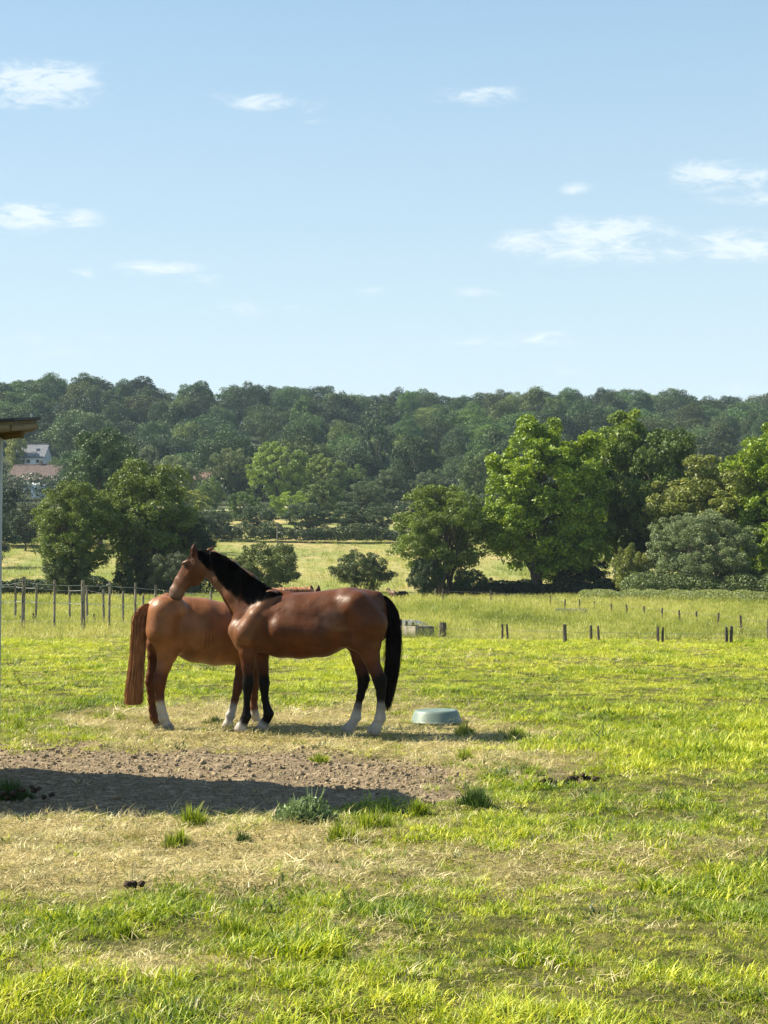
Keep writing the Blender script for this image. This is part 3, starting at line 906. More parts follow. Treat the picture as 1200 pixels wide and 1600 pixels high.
def limb_mesh(g, L, base_r, trunk_top, ntr=1, spread=.05, name='trunk', mat=None):
    mb = MB()
    st = random.getstate(); random.seed(int(g.integers(1e6)))
    tops = []
    for k in range(ntr):
        a = g.uniform(0, 6.28); bx, by = (0, 0) if ntr == 1 else (math.cos(a) * spread, math.sin(a) * spread)
        tx, ty = bx * 2.6 + g.normal(0, .015), by * 2.6 + g.normal(0, .015)
        r = base_r * (1 if ntr == 1 else g.uniform(.45, .8))
        pts, rad = [], []
        for i in range(7):
            t = i / 6
            pts.append((bx + (tx - bx) * t + g.normal(0, .006), by + (ty - by) * t + g.normal(0, .006), -.01 + trunk_top * t))
            rad.append(r * (1.35 if i == 0 else 1) * (1 - .6 * t))
        mb.tube(pts, rad, 8, .08); tops.append((pts, r))
    for i, (c, rr, _) in enumerate(L):
        pts, r = tops[i % len(tops)]
        j = int(np.clip(2 + g.integers(0, 4), 0, 5)); s = Vector(pts[j]); e = Vector(c)
        if e.z < s.z: s = Vector(pts[1])
        m = s.lerp(e, .5) + Vector((0, 0, (e - s).length * .12))
        mb.tube([s, s.lerp(m, .5), m, e], [r * .38, r * .3, r * .2, r * .07], 5, .05)
    random.setstate(st)
    return mb.mesh(name, mat or M['bark'], smooth=True)


build_tussocks()
PROTO = {}


def make_proto(key, seed, n, leaf, rx, z0, nl, lobe, sub, shape, ntr=1, trunk=.6, br=.02, mat='leaf', bias=.5, single=False, barkmat='bark', ry=None):
    g = np.random.default_rng(seed)
    P, D, T, L = crown_points(g, n, rx, ry or rx, z0, 1.0, nl, lobe, sub, shape)
    V, F, tint = leaves_mesh(g, P, D, T, leaf, bias)
    if trunk: tm = limb_mesh(g, L, br, trunk, ntr, name='trunk', mat=M[barkmat])
    if single:
        tv = np.array([v.co for v in tm.vertices]); fs = [list(p.vertices) for p in tm.polygons if len(p.vertices) == 4]
        F2 = np.array(fs) + len(V); V = np.concatenate([V, tv]); fm = np.concatenate([np.zeros(len(F)), np.ones(len(F2))])
        F = np.concatenate([F, F2]); tint = np.concatenate([tint, np.zeros(len(F2))])
        PROTO[key] = (mesh_np('tree', V, F, [M[mat], M[barkmat]], {'tint': ('FLOAT', 'FACE', tint)}, face_mat=fm), None)
    else:
        PROTO[key] = (mesh_np('crown', V, F, M[mat], {'tint': ('FLOAT', 'FACE', tint)}), tm if trunk else None)


# unit trees: height 1, leaf sizes relative to it
for k in range(6):
    make_proto(f'far{k}', 300 + k, 16000, .0125, [.50, .46, .52, .42, .48, .55][k], [.12, .15, .1, .12, .1, .12][k], [46, 50, 40, 46, 60, 44][k],
               [.14, .13, .16, .12, .115, .14][k], 0, ['dome', 'round', 'dome', 'cone', 'round', 'dome'][k], mat='leaf_far', single=True, trunk=.5, br=.02)
make_proto('big0', 400, 95000, .0080, .38, .03, 62, .105, 10, 'dome', ntr=3, trunk=.75, br=.026)
make_proto('big1', 401, 70000, .0085, .32, .04, 52, .105, 9, 'dome', ntr=1, trunk=.8, br=.026)
make_proto('big2', 402, 70000, .0085, .42, .04, 52, .115, 9, 'dome', ntr=2, trunk=.7, br=.026)
make_proto('alder0', 410, 60000, .0078, .44, .11, 60, .105, 10, 'dome', ntr=7, trunk=.62, br=.022, bias=.5)
make_proto('alder1', 411, 60000, .0078, .38, .10, 60, .105, 10, 'round', ntr=6, trunk=.62, br=.022, bias=.5)
make_proto('oak0', 412, 45000, .0095, .42, .06, 30, .14, 9, 'round', ntr=1, trunk=.6, br=.03)
make_proto('willow', 420, 70000, .0085, .62, .04, 44, .14, 9, 'dome', ntr=4, trunk=.55, br=.028, bias=.4, barkmat='bark_pale')
make_proto('bush0', 430, 30000, .016, .78, -.02, 34, .23, 7, 'dome', ntr=5, trunk=.4, br=.02, bias=.6)
make_proto('bush1', 431, 30000, .016, .85, -.02, 34, .22, 7, 'round', ntr=5, trunk=.4, br=.02, bias=.6)
make_proto('mid0', 440, 20000, .0125, .50, .05, 30, .15, 6, 'round', ntr=1, trunk=.5, br=.024)
make_proto('mid1', 441, 20000, .0125, .46, .05, 34, .14, 6, 'cone', ntr=1, trunk=.5, br=.024)
make_proto('mid2', 442, 20000, .0125, .58, .05, 28, .17, 6, 'dome', ntr=1, trunk=.5, br=.024)

RXOF = {'far0': .50, 'far1': .46, 'far2': .52, 'far3': .42, 'far4': .48, 'far5': .55, 'big0': .38, 'big1': .32, 'big2': .42,
        'alder0': .44, 'alder1': .36, 'oak0': .42, 'willow': .62, 'bush0': .78, 'bush1': .85, 'mid0': .5, 'mid1': .46, 'mid2': .58}


def plant(name, key, x, y, h, w, color, label, cat, group=None, rz=None, z=None):
    """a tree or bush of height h and width w on the ground at x, y"""
    cm, tm = PROTO[key]
    s = w / (2 * RXOF[key]) * (1.14 if key[:3] in ('big', 'ald', 'oak', 'wil', 'mid') else 1)
    zz = gzs(x, y) if z is None else z
    rz = random.uniform(0, 6.28) if rz is None else rz
    if tm is None:
        o = link(name, cm, loc=(x, y, zz - .1), rot=(0, 0, rz), scale=(s, s, h))
        o.color = (*color, 1)
        return tag(o, label, cat, group)
    e = link(name, None, loc=(x, y, zz - .05), rot=(0, 0, rz), scale=(s, s, h))
    e.empty_display_size = .5
    c = link('crown', cm, e); c.color = (*color, 1)
    link('trunk', tm, e)
    return tag(e, label, cat, group)


def plant_px(name, key, l, r, top, D, color, label, cat, group=None, rz=None):
    cx = (l + r) / 2
    X = (cx - 600) / FPX * D
    w = (r - l) / FPX * D
    z0 = gzs(X, D)
    h = at(cx, top, D).z - z0
    return plant(name, key, X, D, h, w, color, label, cat, group, rz)


DK, MD, LT, OL = (.032, .060, .020), (.062, .110, .024), (.130, .200, .026), (.170, .205, .045)
VIV = (.165, .255, .022)
SILV = (.165, .215, .095)
BLU = (.042, .078, .036)

TREES = [
    # right cluster
    ('tall_tree', 'big0', 752, 960, 646, 138, VIV, 'tall bright yellow-green tree, largest of the right-hand group', 'tree'),
    ('tall_tree', 'big1', 905, 1062, 634, 146, LT, 'tall green tree directly right of the largest bright tree', 'tree'),
    ('dark_tree', 'oak0', 950, 1118, 650, 142, (.082, .135, .028), 'dark dense tree leaning over the gap right of the two tall ones', 'tree'),
    ('olive_tree_crown', 'big2', 1012, 1225, 696, 136, OL, 'broad olive green tree behind the silvery willow', 'tree'),
    ('tall_tree', 'big1', 1085, 1190, 706, 150, LT, 'fresh green tree behind the olive one, near the right edge', 'tree'),
    ('willow_tree', 'willow', 1012, 1182, 788, 126, SILV, 'silvery grey-green willow with a pale slanting trunk', 'tree'),
    ('tall_tree', 'big1', 1142, 1300, 650, 132, VIV, 'vivid green tree cut by the right edge of the photo', 'tree'),
    ('small_tree', 'mid0', 1150, 1262, 800, 128, VIV, 'small vivid green tree low at the right edge', 'tree'),
    ('elder_bush', 'bush0', 948, 1024, 850, 130, OL, 'elder bush with cream blossom under the dark leaning tree', 'bush'),
    ('dark_bush', 'bush1', 850, 962, 872, 139, DK, 'dark undergrowth at the foot of the largest bright tree', 'bush'),
    ('dark_bush', 'bush1', 1080, 1230, 884, 128, (.07, .115, .03), 'dark scrub right of and below the silvery willow', 'bush'),
    ('dark_bush', 'bush0', 1000, 1090, 898, 127, (.10, .15, .04), 'leafy scrub under the left side of the willow', 'bush'),
    # centre multi stem tree
    ('alder_tree', 'alder0', 606, 768, 748, 136, (.115, .175, .030), 'multi-stemmed green tree standing alone right of the bay horse', 'tree'),
    ('dark_bush', 'bush0', 632, 700, 868, 133, DK, 'dark upright bush at the left foot of the multi-stemmed tree', 'bush'),
    ('dark_bush', 'bush1', 700, 778, 888, 134, DK, 'dark rounded bush at the right foot of the multi-stemmed tree', 'bush'),
    ('round_bush', 'bush0', 512, 622, 860, 150, (.070, .100, .030), 'rounded bush alone in the pasture above the bay croup', 'bush'),
    ('round_bush', 'bush1', 340, 480, 846, 146, (.105, .140, .034), 'wide bush behind the bay mane with sunlit top', 'bush'),
    # left cluster
    ('alder_tree', 'alder1', 158, 300, 708, 138, (.105, .160, .026), 'green multi-stemmed tree behind the left fence, taller of the pair', 'tree'),
    ('alder_tree', 'alder0', 46, 188, 742, 134, (.098, .150, .026), 'green spreading tree behind the left fence, lower of the pair', 'tree'),
    ('dark_tree', 'alder0', 235, 335, 790, 140, DK, 'dark tree behind the bay horse head', 'tree'),
    ('blossom_bush', 'bush1', 225, 330, 862, 131, (.085, .105, .05), 'pale leafed bush right behind the bay horse muzzle', 'bush'),
    ('leafy_bush', 'bush0', 62, 150, 868, 132, (.06, .095, .024), 'leafy bush filling the foot of the lower left tree', 'bush'),
    ('leafy_bush', 'bush1', 165, 262, 874, 136, (.06, .095, .024), 'leafy bush filling the foot of the taller left tree', 'bush'),
    ('oak_tree', 'oak0', 98, 216, 657, 235, (.050, .095, .030), 'tall dark rounded tree right of the brown-roofed house', 'tree'),
    ('dark_tree', 'mid0', -50, 30, 742, 250, DK, 'dark tree at the left edge below the houses', 'tree'),
    ('dark_tree', 'mid2', 6, 74, 781, 240, DK, 'dark tree in front of the brown-roofed house', 'tree'),
    ('small_tree', 'mid2', -70, 24, 800, 205, DK, 'dark clump at the left edge over the pasture', 'tree'),
]
for (nm, key, l, r, top, D, c, lab, cat) in TREES:
    plant_px(nm, key, l, r, top, D, c, lab, cat, group='trees and bushes around the meadow')

def blossom():
    e = [o for o in bpy.data.objects if o.name.startswith('elder_bush')][0]
    g = np.random.default_rng(88); V, F = [], []
    cr = [c for c in e.children if c.name.startswith('crown')][0]
    co = np.empty(len(cr.data.vertices) * 3, np.float32); cr.data.vertices.foreach_get('co', co); co = co.reshape(-1, 3)
    out = co[(np.hypot(co[:, 0], co[:, 1]) > .5) & (co[:, 2] > .2)]
    for c in out[g.choice(len(out), 70)]:
        for k in range(5):
            p = c * 1.02 + g.normal(0, .012, 3); a, b = g.normal(size=3), g.normal(size=3); a /= np.linalg.norm(a); b /= np.linalg.norm(b); q = len(V); s_ = .016
            V += [p - a * s_, p - b * s_, p + a * s_, p + b * s_]; F.append((q, q + 1, q + 2, q + 3))
    link('blossom', mesh_np('blossom', V, F, M['flower']), e)


blossom()

# band of trees and shrubs between the pasture and the wooded hill
BAND = [
    (5, 42, 668, 470, 'mid1', OL, 'pale green tree beside the grey roof at the left edge'),
    (68, 98, 711, 440, 'mid2', MD, 'rounded clipped green shrub right of the white wall'),
    (206, 262, 692, 360, 'mid1', (.075, .10, .045), 'pale grey-green tree right of the tall dark rounded tree'),
    (232, 318, 706, 330, 'mid2', (.085, .115, .048), 'soft olive tree above the bay head'),
    (250, 330, 760, 290, 'mid0', OL, 'bushy green tree low above the bay head'),
    (325, 402, 694, 350, 'mid2', (.080, .108, .040), 'yellowish olive tree left of the bright domed tree'),
    (386, 482, 686, 340, 'mid0', (.125, .190, .034), 'bright green domed tree in the middle of the valley'),
    (470, 542, 706, 345, 'mid0', (.115, .165, .036), 'green tree just right of the bright domed tree'),
    (528, 580, 722, 350, 'mid2', MD, 'mid green small tree between the valley tree and the wood'),
    (352, 410, 762, 285, 'mid0', MD, 'dark round tree above the hedge, below the olive tree'),
    (420, 486, 764, 286, 'mid2', LT, 'green tree next to the pale pole above the hedge'),
    (466, 540, 742, 290, 'mid0', (.070, .108, .03), 'green tree above the hedge in mid valley'),
    (540, 610, 748, 300, 'mid2', (.055, .085, .034), 'grey-green tree above the hedge nearing the multi-stemmed tree'),
    (580, 640, 728, 340, 'mid1', (.060, .09, .036), 'slim grey-green tree above the multi-stemmed tree'),
    (640, 702, 730, 345, 'mid2', (.055, .085, .034), 'low grey-green tree behind the multi-stemmed tree top'),
    (712, 792, 698, 300, 'mid0', (.065, .105, .036), 'rounded green tree left of the largest bright tree'),
    (560, 620, 640, 398, 'mid0', BLU, 'large blue-green rounded tree in front of the wooded hill'),
    (300, 352, 742, 310, 'mid2', MD, 'green tree beside the small red roof'),
    (262, 310, 775, 262, 'mid0', DK, 'dark tree above the bay ears'),
    (305, 366, 790, 258, 'mid2', DK, 'dark scrub left of the hedge above the bay mane'),
    (372, 432, 785, 268, 'mid2', DK, 'dark bushy tree left of the pale pole'),
    (440, 520, 780, 266, 'mid2', (.034, .06, .022), 'dark bushy tree right of the pale pole'),
    (505, 580, 786, 266, 'mid0', DK, 'dark scrubby tree over the clipped hedge'),
    (560, 632, 782, 264, 'mid2', (.034, .06, .022), 'dark scrub ending the hedge beside the multi-stemmed tree'),
    (735, 800, 760, 262, 'mid2', DK, 'dark tree in the gap left of the largest bright tree'),
    (650, 742, 772, 258, 'mid2', DK, 'dark scrub behind the multi-stemmed tree'),
    (86, 170, 770, 250, 'mid2', DK, 'dark scrub behind the left pair of trees'),
    (160, 262, 760, 246, 'mid2', (.036, .06, .022), 'wide dark scrub behind the taller left tree'),
]
for (l, r, top, D, key, c, lab) in BAND:
    plant_px('valley_tree', key, l, r, top, D, [v * 1.35 for v in c], lab, 'tree', group='trees in the valley below the wooded hill')

# beyond both edges of the picture the same valley goes on
for i in range(26):
    side = -1 if i % 2 else 1
    D = random.uniform(240, 400)
    X = side * (D * .25 + random.uniform(10, 90))
    h = random.uniform(8, 14)
    o = plant('valley_tree', random.choice(['mid0', 'mid1', 'mid2']), X, D, h, h * random.uniform(.9, 1.3), random.choice([DK, MD, OL, BLU]),
              'green valley tree outside the picture, %s side, %d m away' % ('left' if side < 0 else 'right', D), 'tree', 'valley trees outside the picture')


# the wood on the hill: every crown one can tell apart
def forest():
    spots = []
    Y = 385.0
    row = 0
    while Y < 668:
        half = Y * .25 + 26
        x = -half + random.uniform(0, 12)
        while x < half:
            jx, jy = random.uniform(-3, 3), random.uniform(-8, 8)
            X_, Y_ = x + jx, Y + jy
            w = random.choice([12, 14, 16, 18, 21, 24]) * random.uniform(.9, 1.1) * (.92 + .16 * (Y / 660))
            spots.append((X_, Y_, w, row)); x += w * .86
        Y += 26 if Y < 600 else 20; row += 1
    used = {}
    marks = [(0, 'over the shelter roof'), (75, 'over the two houses'), (150, 'over the tall dark oak'), (225, 'over the chestnut rump'),
             (300, 'over the bay ears'), (375, 'over the bay mane'), (450, 'over the bay withers'), (525, 'over the bay croup'),
             (600, 'over the black tail'), (675, 'over the lone alder'), (750, 'left of the big tree'), (825, 'over the largest bright tree'),
             (900, 'right of the big tree'), (975, 'over the second tree'), (1050, 'over the dark leaning tree'), (1125, 'over the willow'), (1200, 'over the right edge')]
    shapes = ['broad domed', 'rounded', 'wide spreading', 'narrow peaked', 'billowy', 'flat topped']
    cols = [((.036, .064, .030), 'dark green'), ((.046, .078, .032), 'mid green'), ((.034, .060, .034), 'blue green'), ((.058, .088, .032), 'fresh green'),
            ((.064, .080, .034), 'olive'), ((.050, .074, .042), 'grey green'), ((.028, .050, .026), 'very dark')]
    out = []
    for (X, Y, w, row) in spots:
        z = gzs(X, Y)
        px, py = to_px(X, Y, z + 14)
        px, py = float(px), float(py)
        if Y < 500 and -20 < px < 112:      # clearing for the houses
            continue
        if Y < 400 and random.random() < .25: continue
        k = random.randrange(6); ci = random.choices(range(7), [4, 4, 4, 2, 1.6, 2, 3])[0]
        h = random.uniform(12.5, 19.5) * (.9 if Y < 430 else 1)
        if Y > 600: h = random.uniform(14, 19.5)
        c = np.array(cols[ci][0]) * random.choice([.75, .9, 1.1, 1.3, 1.6, 2.0]) * (.95, 1.10, .66)  # some crowns brightened and yellowed at random in colour to look sunlit
        band = ['at the foot of the hill', 'low on the hill', 'low on the hill', 'half way uphill', 'half way uphill', 'half way uphill',
                'high on the hill', 'high on the hill', 'just below the ridge', 'on the skyline ridge', 'on the skyline ridge', 'behind the skyline ridge', 'behind the skyline ridge'][min(row, 12)]
        mk = min(marks, key=lambda m: abs(m[0] - px))[1] if -40 < px < 1240 else ('past the left edge' if px < 0 else 'past the right edge')
        base = f'{shapes[k]} {cols[ci][1]} tree {band}, {mk}'
        used.setdefault(base, []).append(px)
        out.append([X, Y, h, w, k, c, base, px])
    for o in out:
        X, Y, h, w, k, c, base, px = o
        same = sorted(used[base])
        if len(same) > 1:
            i = same.index(px)
            base = base + ', ' + (['leftmost', 'second', 'third', 'fourth', 'fifth', 'sixth'][min(i, 5)] if len(same) > 2 else ['left', 'right'][i])
        plant('woodland_tree', f'far{k}', X, Y, h, w, c, base, 'tree', 'woodland trees on the hill')
    print('forest trees', len(out))


forest()


def hedge(x0, y0, x1, y1, h, w, n, leaf, color, label, seed, bumps=1.5):
    g = np.random.default_rng(seed)
    L = math.hypot(x1 - x0, y1 - y0); nb = int(L / bumps)
    t = (np.arange(nb) + g.uniform(-.3, .3, nb)) / nb
    cx, cy = x0 + (x1 - x0) * t, y0 + (y1 - y0) * t + g.normal(0, w * .12, nb)
    r = g.uniform(.75, 1.2, nb)
    idx = g.integers(0, nb, n)
    d = unit(g.normal(size=(n, 3))); d[:, 2] = np.abs(d[:, 2]) * np.where(g.uniform(size=n) < .75, 1, -.6)
    zc = gz(cx, cy)
    rr = (1.02 - np.abs(g.normal(0, .12, n)))
    hh = h * r[idx]
    P = np.stack([cx[idx] + d[:, 0] * bumps * 1.1 * rr, cy[idx] + d[:, 1] * w * .5 * rr, zc[idx] + hh * .45 + d[:, 2] * hh * .55 * rr], -1)
    V, F, T = leaves_mesh(g, P - np.array([x0, y0, 0]), d, r[idx] - .5, leaf, .7)
    o = link('hedge', mesh_np('hedge', V, F, M['leaf'], {'tint': ('FLOAT', 'FACE', T)}), loc=(x0, y0, 0))
    o.color = (*color, 1)
    tag(o, label, 'hedge')


def X_(px, D): return (px - 600) / FPX * D


hedge(X_(300, 256), 256, X_(640, 256), 256, 2.9, 3, 26000, .14, (.055, .085, .028), 'clipped dark hedge along the top of the far pasture', 11, 2.2)
hedge(X_(-120, 262), 262, X_(300, 262), 262, 3.4, 3.5, 20000, .16, DK, 'hedge at the top of the pasture behind the left trees', 12, 2.4)
hedge(X_(640, 258), 258, X_(1400, 258), 262, 3.4, 3.5, 30000, .16, DK, 'hedge at the top of the pasture behind the right trees', 13, 2.4)
hedge(X_(780, 140), 140, X_(1010, 134), 134, 1.5, 3, 16000, .10, DK, 'low dark bramble hedge under the right-hand trees', 14, 1.2)
hedge(X_(690, 138), 138, X_(880, 138), 138, 1.2, 2, 14000, .09, (.028, .048, .018), 'low dark scrub between the multi-stemmed and the bright tree', 19, 1.2)
hedge(X_(930, 112), 118, X_(1420, 84), 98, .8, 8, 80000, .05, (.17, .21, .06), 'strip of tall pale weeds behind the right wire fence', 15, .45)
hedge(X_(1000, 124), 124, X_(1450, 118), 118, 2.0, 4, 36000, .09, (.09, .13, .04), 'tangled undergrowth beneath the silvery willow', 16, 1.6)
hedge(X_(-60, 139), 139, X_(345, 141), 141, 1.6, 2.5, 26000, .10, DK, 'low dark hedge behind the left fence', 17, 1.3)
hedge(X_(-300, 300), 300, X_(1500, 300), 300, 2.3, 5, 60000, .19, (.045, .075, .03), 'long rough hedge line half way up the valley', 20, 2.6)
hedge(X_(-300, 348), 348, X_(1500, 348), 348, 6.5, 8, 60000, .26, (.042, .070, .032), 'dense dark scrub line at the foot of the wood', 21, 4.5)
hedge(X_(-90, 250), 250, X_(120, 250), 250, 4.5, 5, 20000, .16, DK, 'tall dark hedge beneath the houses', 18, 2.5)


# ------------------------------------------------------------------ houses on the slope
def house(name, px0, px1, py_ridge, py_eave, py_base, D, rz, depth, wall, roof, label, gable=None, chimney=None, openings=(), skylight=None, group=None):
    """gabled house whose long side spans px0..px1; ridge runs along its own x"""
    cx = (px0 + px1) / 2; X = X_(cx, D)
    L = (px1 - px0) / FPX * D / math.cos(rz) * .97
    zr, ze, zb = at(cx, py_ridge, D + depth / 2).z, at(cx, py_eave, D).z, at(cx, py_base, D).z
    e = link(name, None, loc=(X, D + depth / 2, zb), rot=(0, 0, rz))
    tag(e, label, 'house', group)
    he, hr = ze - zb, zr - zb; hd = depth / 2; foot = -4
    # walls
    mb = MB(); x = L / 2
    mb.add([(-x, -hd, foot), (x, -hd, foot), (x, hd, foot), (-x, hd, foot), (-x, -hd, he), (x, -hd, he), (x, hd, he), (-x, hd, he), (-x, 0, hr - .25), (x, 0, hr - .25)],
           [(0, 1, 5, 4), (2, 3, 7, 6), (1, 2, 6, 9, 5), (3, 0, 4, 8, 7), (3, 2, 1, 0)])
    mb.build('wall', M[wall], e)
    # roof: two slabs with thickness and overhang
    ov, t = .5, .22
    sl = (hr - he) / hd
    rb = MB()
    for s in (-1, 1):
        y0, z0 = s * (hd + ov), he - sl * ov
        vs = [(-x - ov, y0, z0), (x + ov, y0, z0), (x + ov, 0, hr), (-x - ov, 0, hr)]
        vs += [(a, b, c + t) for a, b, c in vs]
        fs = [(0, 1, 2, 3), (7, 6, 5, 4), (0, 4, 5, 1), (1, 5, 6, 2), (2, 6, 7, 3), (3, 7, 4, 0)]
        rb.add(vs, fs)
    ro = rb.build('roof', M[roof], e)
    MB().tube([(-x - ov, 0, hr + t), (x + ov, 0, hr + t)], .16, 6).build('ridge', M['clay' if roof != 'slate' else 'slate'], ro)
    if chimney:
        cxx = (chimney - cx) / FPX * D
        MB().box((cxx, 0, hr + .5), (.9, .7, 1.6), jit=.02).build('chimney', M['brick'], ro)
    if skylight:
        sx, szf = (skylight - cx) / FPX * D, .5
        zz = he + (hr - he) * szf
        a = math.atan(sl)
        MB().box((sx, -hd * (1 - szf), zz + t + .08), (1.0, 1.1, .12), tilt=Matrix.Rotation(a, 3, 'X')).build('skylight', M['glass'], ro)
    if gable:  # thin panel, darker than the wall, over the right gable end
        MB().add([(x + .012, -hd * .96, he), (x + .012, hd * .96, he), (x + .012, 0, hr - .3), (x + .06, -hd * .96, he), (x + .06, hd * .96, he), (x + .06, 0, hr - .3)],
                 [(2, 1, 0), (3, 4, 5), (0, 1, 4, 3), (1, 2, 5, 4), (2, 0, 3, 5)]).build('gable_panel', M['slate'], e)
    for (kind, opx, w, h, zoff) in openings:
        ox = (opx - cx) / FPX * D
        if kind == 'window':
            f = MB()
            for dx, dz, sw, sh in ((-w / 2, 0, .1, h + .1), (w / 2, 0, .1, h + .1), (0, -h / 2, w + .1, .1), (0, h / 2, w + .1, .1)):
                f.box((ox + dx, -hd - .03, zoff + dz), (sw, .12, sh))
            fr = f.build('window', M['render'], e)
            MB().box((ox, -hd - .012, zoff), (w, .03, h)).build('pane', M['glass'], fr)
        else:
            dd = MB().box((ox, -hd - .05, h / 2), (w, .1, h)).build('door', M['paint'], e)
            MB().box((ox, -hd - .11, h / 2), (w * .7, .02, h * .7)).build('pane', M['paint'], dd)
    return e


house('farmhouse', 14, 95, 727, 749, 766, 425, R(-14), 8.5, 'brick', 'clay', 'long low house with old brown roof behind the trees at left', gable=True,
      chimney=58, openings=(('window', 70, 1.2, .9, 1.9), ('door', 45, 1.9, 2.5, 0), ('window', 28, 1.0, 1.0, 1.6), ('window', 82, .8, .9, 1.9)))
house('upper_house', 22, 70, 695.5, 713, 730, 470, R(-6), 8, 'render', 'slate', 'white house with grey slate roof above the brown-roofed house',
      skylight=57, openings=(('window', 45, 1.2, 1.2, 1.8), ('window', 60, 1.0, 1.2, 1.8)))
house('white_gabled_house', 92, 112, 727, 745, 766, 445, R(62), 6, 'render', 'clay', 'narrow white gable peeping out right of the brown-roofed house')
house('red_roofed_house', 306, 338, 738, 750, 762, 372, R(-20), 7, 'brick', 'clay_red', 'small reddish-brown roof half hidden among the valley trees')


def polytunnel():
    D = 402; X = X_(66, D); z = at(66, 766, D).z
    e = link('sheeted_store', None, loc=(X, D, z)); tag(e, 'low white sheeted store in front of the brown-roofed house', 'store')
    n = 10; L = 5.6; V, F = [], []
    for i in range(9):
        xx = -L / 2 + L * i / 8
        for k in range(n + 1):
            a = math.pi * k / n
            V.append((xx, -1.3 * math.cos(a), -2.5 if k in (0, n) else 2.0 * math.sin(a) ** .7 + random.uniform(-.06, .06)))
    for i in range(8):
        for k in range(n):
            q = i * (n + 1) + k; F.append((q, q + 1, q + n + 2, q + n + 1))
    MB().add(V, F).build('sheet', M['sheetw'], e, smooth=True)
    mb = MB()
    for i in (0, 4, 8):
        xx = -L / 2 + L * i / 8
        mb.tube([(xx, -1.34 * math.cos(math.pi * k / n), 2.06 * math.sin(math.pi * k / n) ** .7 if 0 < k < n else -2.5) for k in range(n + 1)], .05, 5)
    mb.build('hoop', M['galv'], e)


polytunnel()
pole = MB().tube([(0, 0, -.5), (0, 0, 1.2), (.03, 0, 2.7)], [.10, .09, .07], 7, .05).build('wooden_pole', M['post'])
pole.location = (X_(433, 252), 252, gzs(X_(433, 252), 252) + .6)
tag(pole, 'single pale upright pole in front of the hedge above the bay mane', 'pole')


# ------------------------------------------------------------------ fences
def make_posts(root, items, mat, wires, wire_mat, wr=.006, insul=True):
    """items: list of (X, Y, height, radius, lean) in the world; root sits at the first"""
    o0 = root.location
    tops = []
    for (X, Y, h, r, ln) in items:
        z = gzs(X, Y)
        p = Vector((X, Y, z)) - o0
        q = [p + Vector((0, 0, -.3)), p + Vector((ln * .3, 0, h * .35)), p + Vector((ln * .7, random.uniform(-.01, .01), h * .7)), p + Vector((ln, 0, h))]
        po = MB().tube(q, [r * 1.05, r, r * .97, r * .88], 8, .10).build('post', mat, root)
        if insul and h > .9:
            mb = MB()
            for wf in wires:
                mb.box(p + Vector((ln * wf, -r - .02, wf * h)), (.035, .05, .04))
            mb.build('insulator', M['insulator'], po)
        tops.append((p, h, ln))
    for wf in wires:
        for (a, ha, la), (b, hb, lb) in zip(tops, tops[1:]):
            pa, pb = a + Vector((la * wf, -.06, wf * ha)), b + Vector((lb * wf, -.06, wf * hb))
            pts = []
            for k in range(7):
                t = k / 6; p = pa.lerp(pb, t); p.z -= .018 * 4 * t * (1 - t); pts.append(p)
            MB().tube(pts, wr, 5).build('wire', wire_mat, root)


def fence_px(name, posts, mat, wires, wire_mat, label, r=.05, wr=.006, insul=True, D=None, scale_h=1.0):
    """posts: (px, top py, base py)"""
    items = []
    for q in posts:
        px, top, base = q[:3]
        rr = q[3] if len(q) > 3 else r
        if D: Y = D
        else:
            x, y, z = ray(px, base); Y = y * (-CAMZ / z)
        X = X_(px, Y)
        items.append((X, Y, (base - top) * Y / FPX * scale_h, rr, random.uniform(-.03, .03)))
    root = link(name, None, loc=(items[0][0], items[0][1], gzs(items[0][0], items[0][1])))
    make_posts(root, items, mat, wires, wire_mat, wr, insul)
    tag(root, label, 'fence')
    return items


fence_px('paddock_fence', [(-45, 909, 987.6), (-8, 908, 987.6), (37, 902, 987.5, .062), (86, 907, 987.2), (131, 907, 986.9, .066), (171, 908, 986.2), (212, 911, 985.6), (243, 914, 985), (288, 919, 984.4), (329, 924, 983.8), (372, 928, 983.2), (420, 932, 982.6)],
         M['post'], (.20, .55, .90), M['tape'], 'nearer row of grey wooden posts with white wires behind the chestnut', .040, .0055)
fence_px('paddock_fence', [(-20, 908, 971), (25, 910, 971), (57, 912, 972), (110, 917, 971), (137, 915, 975), (163, 921, 975), (193, 924, 975), (225, 930, 974), (265, 935, 973), (310, 938, 972), (350, 940, 971)],
         M['post'], (.52, .88), M['tape'], 'further row of grey wooden posts with white wires at left', .045, .006)
for i, (px, t, b, lab) in enumerate([(148, 960, 976, 'short stump post between the two left fence rows'), (33, 962, 973, 'short stump left of the tall dark post'), (53, 958, 972, 'short stump beside the second far post'),
                                     (126, 962, 972, 'short stump near the thick leaning post')]):
    x, y, z = ray(px, b); Y = y * (-CAMZ / z); X = X_(px, Y)
    o = MB().tube([(0, 0, -.2), (0.01, 0, .15), (0, 0, (b - t) * Y / FPX)], [.045, .045, .035], 7, .12).build('stump_post', M['post_dark'])
    o.location = (X, Y, gzs(X, Y)); tag(o, lab, 'post', 'short stumps by the left fence')

